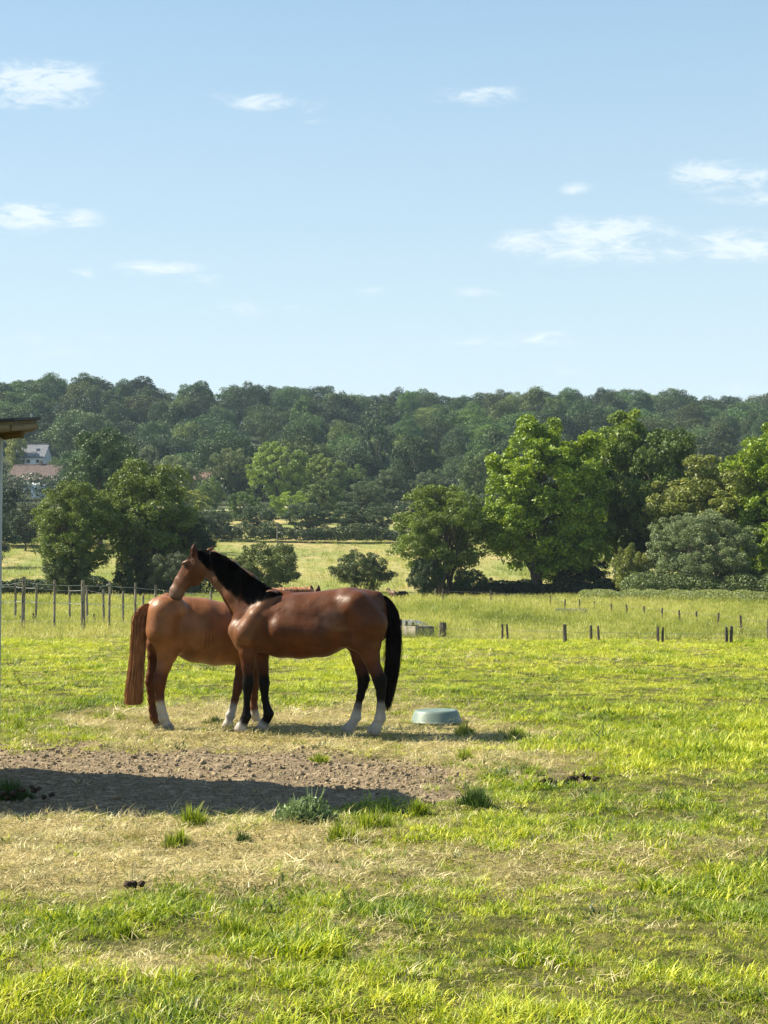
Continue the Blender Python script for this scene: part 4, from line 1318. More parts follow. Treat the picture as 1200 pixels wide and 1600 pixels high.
fence_px('low_wire_fence', [(691, 973, 995, .11), (785, 974, 998, .035), (793, 974, 998, .03), (882, 975, 1003, .052), (923, 976, 1000, .04), (935, 977, 1001, .034), (1027, 978, 1002, .04), (1034, 979, 1002, .034), (1134, 979, 1005, .042), (1141, 978, 1005, .042), (1250, 980, 1006, .04), (1262, 980, 1006, .04)],
         M['post_dark'], (.6,), M['wire'], 'low dark posts at the far edge of the mown paddock, right', .05, .004, insul=False)
fence_px('field_fence', [(692, 920, 942), (767, 922, 943), (860, 930, 951), (882, 936, 957), (905, 936, 956), (928, 939, 955), (955, 943, 959), (979, 945, 963), (1006, 947, 964), (1033, 950, 971), (1061, 953, 975), (1088, 955, 978), (1121, 958, 983), (1157, 962, 991), (1199, 966, 998), (1250, 970, 1004)],
         M['post_dark'], (.35, .85), M['wire'], 'thin wire fence running along the foot of the right-hand trees', .04, .005, insul=False)
o = None


# ------------------------------------------------------------------ trough, blocks, tub
def place_px(px, py):
    x, y, z = ray(px, py); t = -CAMZ / z
    return x * t, y * t


def build_blocks():
    X, Y = place_px(652, 994)
    z = gzs(X, Y)
    e = link('stone_trough', None, loc=(X, Y, z), rot=(0, 0, R(30)))
    tag(e, 'low rectangular pale stone trough at the far paddock edge', 'trough')
    L, W, H, t = .64, .85, .30, .08
    import bmesh
    mb = MB()
    mb.box((0, -W / 2 + t / 2, H / 2), (L, t, H), jit=.008); mb.box((0, W / 2 - t / 2, H / 2), (L, t, H), jit=.008)
    mb.box((-L / 2 + t / 2, 0, H / 2), (t, W - 2 * t, H), jit=.005); mb.box((L / 2 - t / 2, 0, H / 2), (t, W - 2 * t, H), jit=.005)
    mb.build('basin_wall', M['stone'], e, bevel=.012)
    MB().box((0, 0, .05), (L - 2 * t, W - 2 * t, .08)).build('basin_floor', M['stone'], e)
    # rounded heap with dark stakes behind it
    X, Y = place_px(640, 984)
    e2 = link('sheeted_heap', None, loc=(X, Y, gzs(X, Y)))
    tag(e2, 'rounded pale heap behind the stone trough', 'heap')
    V, F = [], []
    nu, nv = 20, 7
    for i in range(nv + 1):
        ph = math.pi / 2 * i / nv
        for k in range(nu):
            a = 2 * math.pi * k / nu
            r = .72 * math.cos(ph) * (1 + random.uniform(-.05, .05))
            V.append((r * math.cos(a), .6 * r * math.sin(a), -.03 + .33 * math.sin(ph) * (1 + random.uniform(-.07, .07))))
    for i in range(nv):
        for k in range(nu):
            k2 = (k + 1) % nu; F.append((i * nu + k, i * nu + k2, (i + 1) * nu + k2, (i + 1) * nu + k))
    MB().add(V, F).build('cover', M['galv'], e2, smooth=True)
    for (px, t, b, lab) in ((626, 968, 990, 'leftmost dark stake behind the stone trough'), (635, 971, 990, 'middle dark stake behind the stone trough'), (645, 973, 990, 'right dark stake behind the stone trough')):
        X, Y = place_px(px, b)
        o = MB().tube([(0, 0, -.2), (.01, 0, .2), (0, 0, (b - t) * Y / FPX)], [.045, .042, .04], 7, .1).build('stake', M['post_dark'])
        o.location = (X, Y, gzs(X, Y)); tag(o, lab, 'stake', 'dark stakes by the stone trough')
    # flat water trough by the trees
    X, Y = place_px(893, 960)
    e = link('water_trough', None, loc=(X, Y, gzs(X, Y)), rot=(0, 0, R(-8)))
    tag(e, 'long low grey water trough by the far wire fence', 'trough')
    L, W, H, t = 1.5, .6, .26, .03
    mb = MB()
    mb.box((0, -W / 2, H / 2), (L, t, H)); mb.box((0, W / 2, H / 2), (L, t, H)); mb.box((-L / 2, 0, H / 2), (t, W - t, H)); mb.box((L / 2, 0, H / 2), (t, W - t, H)); mb.box((0, 0, .05), (L - t, W - t, .03))
    mb.build('tank', M['galv'], e)
    MB().tube([(-L / 2, -W / 2 - .02, H), (L / 2, -W / 2 - .02, H), (L / 2, W / 2 + .02, H), (-L / 2, W / 2 + .02, H), (-L / 2, -W / 2 - .02, H)], .025, 6).build('rim', M['galv'], e)


build_blocks()


def build_tub():
    X, Y = place_px(683, 1131)
    e = link('feed_tub', None, loc=(X, Y + .28, gzs(X, Y + .28) - .005), rot=(0, R(-.8), 0))
    tag(e, 'upturned grey-green round feed tub on the worn grass', 'tub')
    k = Y / FPX
    rb, rt, h = 39.5 * k, 33 * k, 19.5 * k
    n = 56
    prof = [(rb + .012, -.01), (rb + .014, .012), (rb + .004, .022), (rb - .002, .03), (rt + .02, h - .03), (rt + .006, h - .012), (rt - .006, h - .002), (rt - .03, h), (rt - .05, h - .008), (rt - .12, h - .010), (.001, h - .008)]
    V, F = [], []
    for r, z in prof:
        for i in range(n):
            a = 2 * math.pi * i / n; V.append((r * math.cos(a), r * math.sin(a), z))
    for j in range(len(prof) - 1):
        for i in range(n):
            i2 = (i + 1) % n; F.append((j * n + i, j * n + i2, (j + 1) * n + i2, (j + 1) * n + i))
    MB().add(V, F).build('shell', M['plastic'], e, smooth=True)
    V, F = [], []
    for r, z in ((rb + .014, .0), (rb + .022, .004), (rb + .022, .014), (rb + .014, .018)):
        for i in range(n):
            a = 2 * math.pi * i / n; V.append((r * math.cos(a), r * math.sin(a), z))
    for j in range(3):
        for i in range(n):
            i2 = (i + 1) % n; F.append((j * n + i, j * n + i2, (j + 1) * n + i2, (j + 1) * n + i))
    MB().add(V, F).build('rim', M['plastic'], e, smooth=True)


build_tub()


# ------------------------------------------------------------------ field shelter at the left edge
def build_shelter():
    kx, ky = -math.cos(SUN_BACK) / math.tan(SUN_EL), math.sin(SUN_BACK) / math.tan(SUN_EL)

    def zr(x, y): return 2.93 + .1 * (x + 2.76) + .1 * (y - 12.3)
    pts = []
    for gx, gy in ((.28, 11.49), (0, 12.51), (-3.38, 13.53), (-4.3, 13.9), (-4.3, 10.55), (-2.68, 10.72), (-.91, 10.92), (.12, 11.04)):
        z = (2.93 + .1 * (gx + 2.76) + .1 * (gy - 12.3)) / (1 - .1 * kx - .1 * ky)
        pts.append(Vector((gx + kx * z, gy + ky * z, z)))
    e = link('field_shelter', None, loc=(-3.1, 12.4, 0))
    o0 = Vector((-3.1, 12.4, 0))
    tag(e, 'field shelter corner at the left edge, black roof on timber', 'shelter')
    up = Vector((0, 0, 1))

    def slab(ps, t0, t1, name, mat):
        n = len(ps); vs = [p - o0 + up * t0 for p in ps] + [p - o0 + up * t1 for p in ps]
        fs = [tuple(range(n)), tuple(range(2 * n - 1, n - 1, -1))] + [(i, n + i, n + (i + 1) % n, (i + 1) % n) for i in range(n)]
        return MB().add(vs, fs).build(name, mat, e)
    slab(pts, .0, .022, 'roof_sheet', M['roof_sheet'])
    inn = [p.lerp(Vector((-4.6, 12.7, zr(-4.6, 12.7))), .02) for p in pts]
    slab(inn, -.022, -.002, 'roof_deck', M['wood'])

    def beam(p, q, w, h, dz, name='fascia_board'):
        p, q = p - o0, q - o0
        d = (q - p); L = d.length; m = (p + q) / 2 + up * dz
        rz = math.atan2(d.y, d.x); ry = -math.asin(d.z / L)
        o = MB().box((0, 0, 0), (L, w, h), jit=.0).build(name, M['wood'], e, bevel=.006)
        o.location = m; o.rotation_euler = (0, ry, rz)
    beam(inn[0], inn[1], .03, .055, -.052)
    beam(inn[1], inn[2], .03, .055, -.052)
    beam(inn[7], inn[0], .03, .055, -.052)
    beam(inn[6], inn[7], .03, .055, -.052)
    beam(inn[5], inn[6], .03, .055, -.052)
    beam(inn[0] + Vector((-.13, .1, -.02)), inn[3] + Vector((.2, -.5, -.1)), .05, .05, -.085, 'purlin')
    for (x, y) in ((-3.14, 12.42), (-6.2, 11.8), (-6.2, 14.2)):
        zt = zr(x, y) - .11
        MB().box((x - o0.x, y - o0.y, zt / 2 - .1), (.09, .09, zt + .2)).build('post', M['steel'], e, bevel=.006)
    # coach bolt at the roof corner
    A = pts[0]
    MB().tube([A - o0 + Vector((-.07, -.0, .0)), A - o0 + Vector((-.07, -.0, .045))], .012, 8).build('bolt', M['galv'], e)


build_shelter()


# ------------------------------------------------------------------ droppings, sprig
def blob(g, r, n=14, m=8):
    V, F = [], []
    for i in range(m + 1):
        ph = -math.pi / 2 + math.pi * i / m
        for k in range(n):
            a = 2 * math.pi * k / n; q = r * (1 + g.normal(0, .12))
            V.append((q * math.cos(ph) * math.cos(a), q * math.cos(ph) * math.sin(a), q * math.sin(ph) * .75))
    for i in range(m):
        for k in range(n):
            k2 = (k + 1) % n; F.append((i * n + k, i * n + k2, (i + 1) * n + k2, (i + 1) * n + k))
    return V, F


for i, (px, py, w, cnt, lab) in enumerate([(858, 1221, .36, 14, 'dark pile of horse droppings, nearer one right of the bare earth'), (914, 1214, .30, 12, 'second dark pile of droppings right of the first'),
                                           (45, 1250, .42, 12, 'dark lump of manure inside the shadow at the left edge'), (215, 1392, .11, 3, 'small dark droppings on the straw in the left foreground')]):
    g = np.random.default_rng(500 + i)
    X, Y = place_px(px, py); mb = MB()
    for k in range(cnt):
        V, F = blob(g, g.uniform(.018, .034), 9, 6)
        dx, dy = (k / cnt - .5) * w * 1.1 + g.normal(0, .012), g.normal(0, .02)
        zz = .015 + max(0, (.05 if i != 2 else .12) - abs(dx) * .25) * g.uniform(.2, 1)
        mb.add([(a + dx, b + dy, c + zz) for a, b, c in V], F)
    o = mb.build('droppings', M['dung'], smooth=True); o.location = (X, Y, gzf(np.array([X]), np.array([Y]))[0]); tag(o, lab, 'droppings')


def sprig():
    X, Y = place_px(34, 1076); g = np.random.default_rng(77)
    o = MB()
    a, b = Vector((.02, 0, 0)), Vector((-.13, .02, .21))
    pts = [a.lerp(b, t) + Vector((.02 * math.sin(t * 3), 0, 0)) for t in (0, .25, .5, .75, 1)]
    o.tube(pts, [.006, .005, .004, .003, .002], 5)
    for k in range(26):
        t = g.uniform(.1, 1); p = a.lerp(b, t); d = Vector(g.normal(size=3)).normalized(); s = g.uniform(.008, .018)
        u = d.orthogonal().normalized() * s
        o.add([p, p + d * s + u * .5, p + d * s * 2, p + d * s - u * .5], [(0, 1, 2, 3)])
    for k in range(14):
        p = Vector((.05 + g.normal(0, .03), g.normal(0, .02), .0)); q = p + Vector((g.normal(0, .02), 0, g.uniform(.02, .07)))
        o.tube([p, q], [.003, .001], 4)
    ob = o.build('weed_sprig', M['dung']); ob.location = (X, Y, gzs(X, Y)); tag(ob, 'thin dark dry sprig leaning in the grass at the left', 'weed')


sprig()


# ------------------------------------------------------------------ horses
class Plane:
    """vertical plane through (px0, Y0) turned by yaw; photo pixel -> local (s, lat, z)"""
    def __init__(s, px0, Y0, yaw, scale=1.0):
        s.o = Vector((X_(px0, Y0), Y0, 0)); s.yaw = yaw
        s.e1 = Vector((math.cos(yaw), math.sin(yaw), 0)); s.e2 = Vector((-math.sin(yaw), math.cos(yaw), 0))
        s.gz = gzs(s.o.x, s.o.y)

    def p(s, px, py, lat=0):
        """solve s so that the point origin + e1*u + e2*lat is seen at px, then z from py"""
        rx, ry, rz = ray(px, py)
        k = rx / ry
        b = s.o + s.e2 * lat
        u = (k * b.y - b.x) / (s.e1.x - k * s.e1.y)
        Y = b.y + u * s.e1.y
        return np.array([u, lat, CAMZ + rz / ry * Y - s.gz])

    def m(s, pxr):
        return pxr * s.o.y / FPX


def sdf_eval(G, segs):
    """G (n,3); segs list of dicts p0 p1 a0 a1 b0 b1 k col"""
    d = None; wsum = np.zeros(len(G)); csum = np.zeros((len(G), 3))
    for q in segs:
        p0, p1 = q['p0'], q['p1']; ax = p1 - p0; L = np.linalg.norm(ax)
        if L < 1e-6: ax = np.array([0, 0, 1e-6]); L = 1e-6
        ax = ax / L
        lat = q.get('lat', np.array([0, 1., 0])); lat = lat - ax * lat.dot(ax); lat /= np.linalg.norm(lat)
        up = np.cross(ax, lat)
        v = G - p0; w = v @ ax; t = np.clip(w / L, 0, 1); tt = t * t * (3 - 2 * t) if q.get('ease', 0) else t
        a = q['a0'] + (q['a1'] - q['a0']) * tt; b = q['b0'] + (q['b1'] - q['b0']) * tt
        ex = w - t * L
        u1, u2 = v @ up, v @ lat
        mn = np.minimum(a, b)
        cap = q.get('cap', 1.0)
        rr = np.sqrt((u1 / a) ** 2 + (u2 / b) ** 2 + (ex / (mn * cap)) ** 2)
        # better distance estimate for flattened sections
        gr = np.sqrt((u1 / a ** 2) ** 2 + (u2 / b ** 2) ** 2 + (ex / (mn * cap) ** 2) ** 2) / np.maximum(rr, 1e-5)
        di = (rr - 1) / np.maximum(gr, 1e-3)
        di = np.where(rr < .3, -mn * .7, di)
        c = q['col'][0][None] * (1 - t)[:, None] + q['col'][1][None] * t[:, None]
        ww = np.exp(-np.clip(di, -.02, .5) / .010); wsum += ww; csum += c * ww[:, None]
        if q.get('neg'):
            k = q['k']; h = np.clip(.5 - .5 * (d + di) / k, 0, 1); d = d * (1 - h) - di * h + k * h * (1 - h); continue
        if d is None: d = di
        else:
            k = q['k']; h = np.clip(.5 + .5 * (di - d) / k, 0, 1)
            d = di * (1 - h) + d * h - k * h * (1 - h)
    return d, csum / np.maximum(wsum, 1e-12)[:, None]


def surface_net(segs, h):
    P = np.array([q['p0'] for q in segs] + [q['p1'] for q in segs]); mr = max(max(q['a0'], q['a1'], q['b0'], q['b1']) for q in segs)
    lo, hi = P.min(0) - mr * .9, P.max(0) + mr * .9
    lo[2] = -.03
    n = np.ceil((hi - lo) / h).astype(int) + 1
    xs = [lo[i] + h * np.arange(n[i]) for i in range(3)]
    # coarse pass to limit the work, then chunks
    D = np.empty(n)
    for i in range(n[0]):
        X, Y, Z = np.full((n[1], n[2]), xs[0][i]), *np.meshgrid(xs[1], xs[2], indexing='ij')
        act = [q for q in segs if min(q['p0'][0], q['p1'][0]) - max(q['a0'], q['a1'], q['b0'], q['b1']) * 1.25 - .10 < xs[0][i] < max(q['p0'][0], q['p1'][0]) + max(q['a0'], q['a1'], q['b0'], q['b1']) * 1.25 + .10]
        pos = [q for q in act if not q.get('neg')]
        if not pos: D[i] = 1; continue
        D[i] = sdf_eval(np.stack([X, Y, Z], -1).reshape(-1, 3), act)[0].reshape(n[1], n[2])
    S = D < 0
    c = np.zeros(n - 1, int); acc = np.zeros((*(n - 1), 3)); cnt = np.zeros(n - 1)
    sl = lambda o: tuple(slice(o[i], n[i] - 1 + o[i]) for i in range(3))
    import itertools
    base = np.stack(np.meshgrid(*[np.arange(k - 1) for k in n], indexing='ij'), -1).astype(float)
    for o in itertools.product((0, 1), repeat=3):
        for ax in range(3):
            if o[ax]: continue
            o2 = list(o); o2[ax] = 1
            a, b = D[sl(o)], D[sl(o2)]; m = (a < 0) != (b < 0)
            t = np.where(m, a / np.where(m, a - b, 1), 0)
            pt = base + np.array(o, float); pt[..., ax] += t
            acc += np.where(m[..., None], pt, 0); cnt += m
    act = cnt > 0
    idx = -np.ones(n - 1, int); idx[act] = np.arange(act.sum())
    V = lo + h * acc[act] / cnt[act][:, None]
    F = []
    for ax in range(3):
        a = [slice(None)] * 3; b = [slice(None)] * 3; a[ax] = slice(0, -1); b[ax] = slice(1, None)
        m = S[tuple(a)] != S[tuple(b)]
        I = np.argwhere(m)
        o1, o2 = [(1, 2), (2, 0), (0, 1)][ax]
        ok = (I[:, o1] > 0) & (I[:, o2] > 0) & (I[:, o1] < n[o1] - 1) & (I[:, o2] < n[o2] - 1) & (I[:, ax] < n[ax] - 1)
        I = I[ok]
        def g_(d1, d2):
            J = I.copy(); J[:, o1] -= d1; J[:, o2] -= d2; return idx[J[:, 0], J[:, 1], J[:, 2]]
        q = np.stack([g_(1, 1), g_(0, 1), g_(0, 0), g_(1, 0)], -1)
        fl = S[I[:, 0], I[:, 1], I[:, 2]]
        q[~fl] = q[~fl][:, ::-1]
        F.append(q)
    F = np.concatenate(F); F = F[(F >= 0).all(1)]
    # light smoothing
    for _ in range(2):
        A = np.zeros_like(V); C = np.zeros(len(V))
        for k in range(4):
            i, j = F[:, k], F[:, (k + 1) % 4]
            np.add.at(A, i, V[j]); np.add.at(C, i, 1); np.add.at(A, j, V[i]); np.add.at(C, j, 1)
        V = V * .5 + .5 * A / np.maximum(C, 1)[:, None]
    return V, F


def chain(pl, pts, col, k=.03, lat=0, bscale=1.0, cap=1.0, blist=None, latv=None, cols=None, neg=False):
    """pts: (px, py, radius px[, lateral offset m]); b in metres from radius*bscale or blist"""
    out = []
    for i in range(len(pts) - 1):
        q0, q1 = pts[i], pts[i + 1]
        l0 = q0[3] if len(q0) > 3 else lat; l1 = q1[3] if len(q1) > 3 else lat
        a0, a1 = pl.m(q0[2]), pl.m(q1[2])
        b0, b1 = (blist[i], blist[i + 1]) if blist else (a0 * bscale, a1 * bscale)
        c0, c1 = (cols[i], cols[i + 1]) if cols else (col, col)
        s = dict(p0=pl.p(q0[0], q0[1], l0), p1=pl.p(q1[0], q1[1], l1), a0=a0, a1=a1, b0=b0, b1=b1, k=k, cap=cap, col=(np.array(c0, float), np.array(c1, float)), neg=neg)
        if latv is not None: s['lat'] = np.array(latv, float)
        out.append(s)
    return out


def ribbons(paths, wid, cols, seed=0):
    """paths: list of (k,3) arrays -> flat tapered strands, two crossing per path for body"""
    g = np.random.default_rng(seed)
    V, F, Cc = [], [], []
    for P, w, c in zip(paths, wid, cols):
        n = len(P); sd = unit(g.normal(size=3)); n0 = len(V)
        for i in range(n):
            d = P[min(i + 1, n - 1)] - P[max(i - 1, 0)]; s = np.cross(d, sd); s /= max(np.linalg.norm(s), 1e-6)
            t = i / (n - 1); ww = w * (1 - t) ** .5 * .5 + .0006
            V.append(P[i] - s * ww); V.append(P[i] + s * ww); Cc += [c, c]
        for i in range(n - 1):
            q = n0 + 2 * i; F.append((q, q + 1, q + 3, q + 2))
    return np.array(V), np.array(F), np.array(Cc)


def hair_part(name, root, paths, wid, cols, seed):
    V, F, Cc = ribbons(paths, wid, cols, seed)
    me = mesh_np(name, V, F, M['hair'], {'coat': ('FLOAT_COLOR', 'POINT', np.c_[Cc, np.ones(len(Cc))])}, smooth=True)
    return link(name, me, root)


def catmull(P, n):
    P = np.asarray(P, float); t = np.linspace(0, len(P) - 1, n); i = np.minimum(t.astype(int), len(P) - 2); f = (t - i)[:, None]
    g = lambda j: P[np.clip(j, 0, len(P) - 1)]
    a, b, c, d = g(i - 1), g(i), g(i + 1), g(i + 2)
    return .5 * (2 * b + (c - a) * f + (2 * a - 5 * b + 4 * c - d) * f ** 2 + (3 * b - a - 3 * c + d) * f ** 3)


def tail_part(root, pl, pts, colr, n, seed, blunt=.1, lat=0, ragged=.15):
    """pts: (px, py, halfwidth px); strands run down inside the outline"""
    g = np.random.default_rng(seed)
    C = np.array([pl.p(q[0], q[1], lat) for q in pts]); Wd = np.array([pl.m(q[2]) for q in pts])
    K = 14
    Cs = catmull(C, K); Ws = catmull(Wd[:, None], K)[:, 0]
    paths, wid, cols = [], [], []
    for _ in range(n):
        a = g.uniform(0, 6.283); r = math.sqrt(g.uniform()) ; end = 1 - abs(g.normal(0, blunt)) if g.uniform() > ragged else g.uniform(.35, .9)
        ph = g.uniform(0, 6.28); amp = g.uniform(0, .012)
        tt = np.linspace(0, max(.25, end), 11); ii = tt * (K - 1); i0 = np.minimum(ii.astype(int), K - 2); f = (ii - i0)[:, None]
        P = Cs[i0] * (1 - f) + Cs[i0 + 1] * f; W = Ws[i0] * (1 - f[:, 0]) + Ws[i0 + 1] * f[:, 0]
        off = np.stack([r * np.cos(a) * W, r * np.sin(a) * W * .75, np.zeros(11)], -1)
        off[:, 0] += amp * np.sin(tt * 7 + ph) + g.normal(0, .016) * tt ** 2
        off[:, 1] += g.normal(0, .012) * tt ** 2
        wlk = np.cumsum(g.normal(0, .0035, (11, 2)), 0); off[:, 0] += wlk[:, 0]; off[:, 1] += wlk[:, 1]
        paths.append(P + off); wid.append(g.uniform(.003, .007)); cols.append(np.array(colr) * g.uniform(.45, 1.7))
    hair_part('tail', root, paths, wid, cols, seed)


def finish_horse(name, pl, segs, h, label, paint=None):
    V, F = surface_net(segs, h)
    _, C = sdf_eval(V, segs)
    if paint: C = paint(V, C)
    root = link(name, None, loc=pl.o + Vector((0, 0, pl.gz)), rot=(0, 0, pl.yaw))
    me = mesh_np('body', V, F, M['coat'], {'coat': ('FLOAT_COLOR', 'POINT', np.c_[C, np.ones(len(C))])}, smooth=True)
    link('body', me, root)
    tag(root, label, 'horse')
    return root


def eye_part(root, p, r):
    g = np.random.default_rng(3)
    V, F = blob(g, r, 12, 8)
    V = [tuple(np.array(v) * 1.0) for v in V]
    o = MB().add(V, F).build('eye', M['eye'], root, smooth=True); o.location = p


BAY = (.088, .030, .0115); BAYL = (.135, .055, .024); BLK = (.008, .007, .007); WHT = (.36, .32, .28); HOOF = (.20, .17, .14); DBAY = (.055, .019, .011)
CH = (.205, .080, .030); CHL = (.29, .13, .055); CHD = (.085, .028, .012)


SEG = []


def lay_on(paths, S, gap=.008, side=-1):
    A = np.concatenate(paths); n = len(paths[0])
    for _ in range(6):
        d, _c = sdf_eval(A, [q for q in S if not q.get('neg')])
        A[:, 1] += side * np.clip(gap - d, 0, .05)
    return [A[i:i + n] for i in range(0, len(A), n)]


def bay_horse():
    pl = Plane(590, 16.5, R(-8))
    S = []
    # trunk
    S += chain(pl, [(392, 972, 36), (412, 975, 44), (440, 978.5, 48), (470, 977.5, 50.5), (500, 975.5, 50), (524, 968, 46), (548, 962.5, 43.5), (571, 962, 41)], BAY, k=.05,
               blist=[.20, .27, .31, .33, .33, .31, .30, .26], cap=.95)
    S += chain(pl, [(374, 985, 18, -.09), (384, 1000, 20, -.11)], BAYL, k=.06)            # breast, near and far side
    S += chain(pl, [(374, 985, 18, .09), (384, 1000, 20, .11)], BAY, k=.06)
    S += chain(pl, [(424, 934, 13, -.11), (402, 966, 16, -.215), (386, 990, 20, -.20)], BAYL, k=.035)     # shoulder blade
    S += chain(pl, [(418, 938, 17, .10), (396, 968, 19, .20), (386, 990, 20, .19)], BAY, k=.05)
    S += chain(pl, [(418, 968, 15, -.215), (402, 998, 15, -.21)], BAY, k=.035)
    S += chain(pl, [(428, 930, 10), (450, 933, 9)], BAY, k=.05)      # withers
    S += chain(pl, [(556, 950, 27, -.165), (578, 975, 28, -.18)], BAY, k=.045)
    S += chain(pl, [(440, 985, 22, -.25), (495, 990, 22, -.24)], BAY, k=.06)
    S += chain(pl, [(548, 965, 12, -.20), (556, 1000, 13, -.20)], BAY, k=.035)
    S += chain(pl, [(560, 955, 30, .14), (580, 978, 30, .16)], BAY, k=.07)
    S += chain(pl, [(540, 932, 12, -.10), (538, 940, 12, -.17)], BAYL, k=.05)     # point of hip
    S += chain(pl, [(590, 934, 10), (600, 942, 7)], DBAY, k=.04)      # dock
    # neck
    S += chain(pl, [(397, 950, 38, .0), (376, 921, 31, .01), (351, 897, 25, .03), (325, 877, 21, .05)], BAY, k=.05, blist=[.19, .135, .105, .085], cap=.7)
    # head, turned a little away
    lv = (.30, .95, 0)
    S += chain(pl, [(316, 872, 15, .05), (303, 889, 20.5, .07)], BAY, k=.03, blist=[.075, .088], latv=lv)
    S += chain(pl, [(305, 900, 16, .07), (302, 908, 12, .07)], BAY, k=.03, blist=[.075, .05], latv=lv)
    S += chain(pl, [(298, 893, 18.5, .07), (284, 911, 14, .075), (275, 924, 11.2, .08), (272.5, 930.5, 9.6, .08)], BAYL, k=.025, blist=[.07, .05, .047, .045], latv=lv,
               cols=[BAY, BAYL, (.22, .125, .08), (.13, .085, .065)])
    S += chain(pl, [(283, 926, 6.5, .08), (279.5, 934, 5.5, .08)], (.12, .07, .05), k=.015, blist=[.035, .03], latv=lv)   # chin
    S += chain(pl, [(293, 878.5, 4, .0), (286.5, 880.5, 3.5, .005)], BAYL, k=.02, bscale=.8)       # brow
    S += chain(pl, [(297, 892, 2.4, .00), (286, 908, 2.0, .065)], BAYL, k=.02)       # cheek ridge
    S += chain(pl, [(303, 866, 5.5, .00), (303, 858, 5.2, -.005), (303.5, 850, 1.8, -.01)], DBAY, k=.012, blist=[.035, .026, .010])
    S += chain(pl, [(322, 866, 5.5, .12), (328, 860, 4.6, .14), (335, 855, 1.6, .155)], BAY, k=.012, blist=[.03, .02, .008])
    S += chain(pl, [(266.5, 922, 1.9, .036), (267.5, 926, 1.6, .036)], (.03, .02, .02), k=.01, neg=True)    # nostril
    # near fore
    S += chain(pl, [(388, 1000, 17), (387, 1020, 13.5), (387.5, 1042, 10), (388, 1060, 8.2), (388, 1068, 9.0), (387, 1077, 7.4), (386, 1090, 5.5), (385.5, 1108, 5.4), (385, 1119, 7.4), (382, 1127, 7)], BAY, k=.022, lat=-.17, bscale=.82,
               cols=[BAY, BAY, DBAY, BLK, BLK, BLK, BLK, BLK, BLK, BLK])
    S += chain(pl, [(381, 1128, 7), (377, 1135, 8.5), (375, 1141, 10.5)], HOOF, k=.012, lat=-.17, bscale=.95, cols=[BLK, WHT, HOOF], cap=.5)
    # far fore
    S += chain(pl, [(406, 1002, 15), (409, 1025, 11.5), (411, 1045, 9), (412.5, 1060, 8), (413, 1068, 8.6), (413, 1077, 7), (414, 1092, 5.8), (417, 1106, 6.2), (420, 1115, 8.2), (417, 1124, 7.2)], BAY, k=.022, lat=.16, bscale=.82,
               cols=[BAY, BAY, DBAY, BLK, BLK, BLK, BLK, BLK, BLK, BLK])
    S += chain(pl, [(415, 1126, 7), (411, 1133, 8), (409, 1138, 10)], HOOF, k=.012, lat=.16, bscale=.95, cols=[BLK, WHT, HOOF], cap=.5)
    # near hind
    S += chain(pl, [(572, 985, 30), (575, 1008, 20.5), (580, 1028, 13.2), (586.5, 1047, 10.2), (592.5, 1061, 10.2), (594.5, 1070, 9), (595, 1086, 6.6), (595, 1106, 6.3), (594, 1122, 8.4), (590, 1131, 7.6)], BAY, k=.03, lat=-.17, bscale=.72,
               cols=[BAY, BAY, BAY, DBAY, BLK, BLK, BLK, BLK, WHT, WHT])
    S += chain(pl, [(595, 1102, 6.4), (595, 1109, 6.5), (594, 1122, 8.5)], WHT, k=.01, lat=-.17, bscale=.74)
    S += chain(pl, [(589, 1132, 8), (586, 1139, 9.5), (584, 1146, 12)], HOOF, k=.012, lat=-.17, bscale=.85, cols=[WHT, (.34, .29, .25), HOOF], cap=.45)
    S += chain(pl, [(597, 1056, 4.5), (601, 1062, 3.5)], BLK, k=.02, lat=-.17)
    # far hind
    S += chain(pl, [(562, 985, 26), (559, 1008, 16), (561, 1030, 11), (565.5, 1048, 9.8), (568.5, 1061, 9.6), (567, 1071, 8), (563, 1088, 6), (559, 1104, 5.7), (556.5, 1120, 7.8), (551, 1130, 7.4)], BAY, k=.03, lat=.14, bscale=.75,
               cols=[BAY, BAY, BAY, DBAY, BLK, BLK, BLK, BLK, WHT, WHT])
    S += chain(pl, [(559.5, 1103, 5.8), (558, 1110, 6), (556.5, 1120, 7.9)], WHT, k=.01, lat=.14, bscale=.78)
    S += chain(pl, [(550, 1131, 7.5), (545, 1137, 9.2), (542, 1143.5, 12)], HOOF, k=.012, lat=.14, bscale=.85, cols=[WHT, (.34, .29, .25), HOOF], cap=.45)
    S += chain(pl, [(535, 1000, 10, -.14), (556, 1002, 14, -.17)], BAY, k=.05)   # stifle fold
    S += chain(pl, [(535, 1000, 10, .14), (556, 1002, 14, .15)], BAY, k=.05)

    def paint(V, C):
        # darker points: knees down handled by the chains; pale flank patch and dusty back as in the coat
        z = V[:, 2]
        n = fbm(V[:, 0] * 5 + 9, V[:, 2] * 5, 3, 3)[:, None]
        k = fbm(V[:, 0] * 14 + 3, V[:, 2] * 7, 13, 3)[:, None]
        low = sstep(1.05, .78, z)[:, None] * (z > .62)[:, None]
        dust = (sstep(.55, .75, fbm(V[:, 0] * 2.3, V[:, 2] * 3.1, 19, 4)) * sstep(.8, 1.2, z))[:, None]
        out = C * (.72 + .36 * n + .2 * k)
        lum = C.mean(1, keepdims=True)
        return out + dust * np.array((.05, .035, .025)) * (lum > .03)
    SEG.append(S)
    root = finish_horse('bay_horse', pl, S, .0105, 'bay horse with black mane and tail resting its chin on the chestnut', paint)
    eye_part(root, pl.p(289.5, 884.5, -.022), .019)
    eye_part(root, pl.p(286, 882, .125), .017)
    # mane: from the crest down the near side, in locks
    g = np.random.default_rng(21)
    crest = [(311, 859), (322, 858.5), (338, 862), (354, 869), (370, 880), (388, 894), (404, 906), (420, 916), (434, 923), (441, 925.5)]
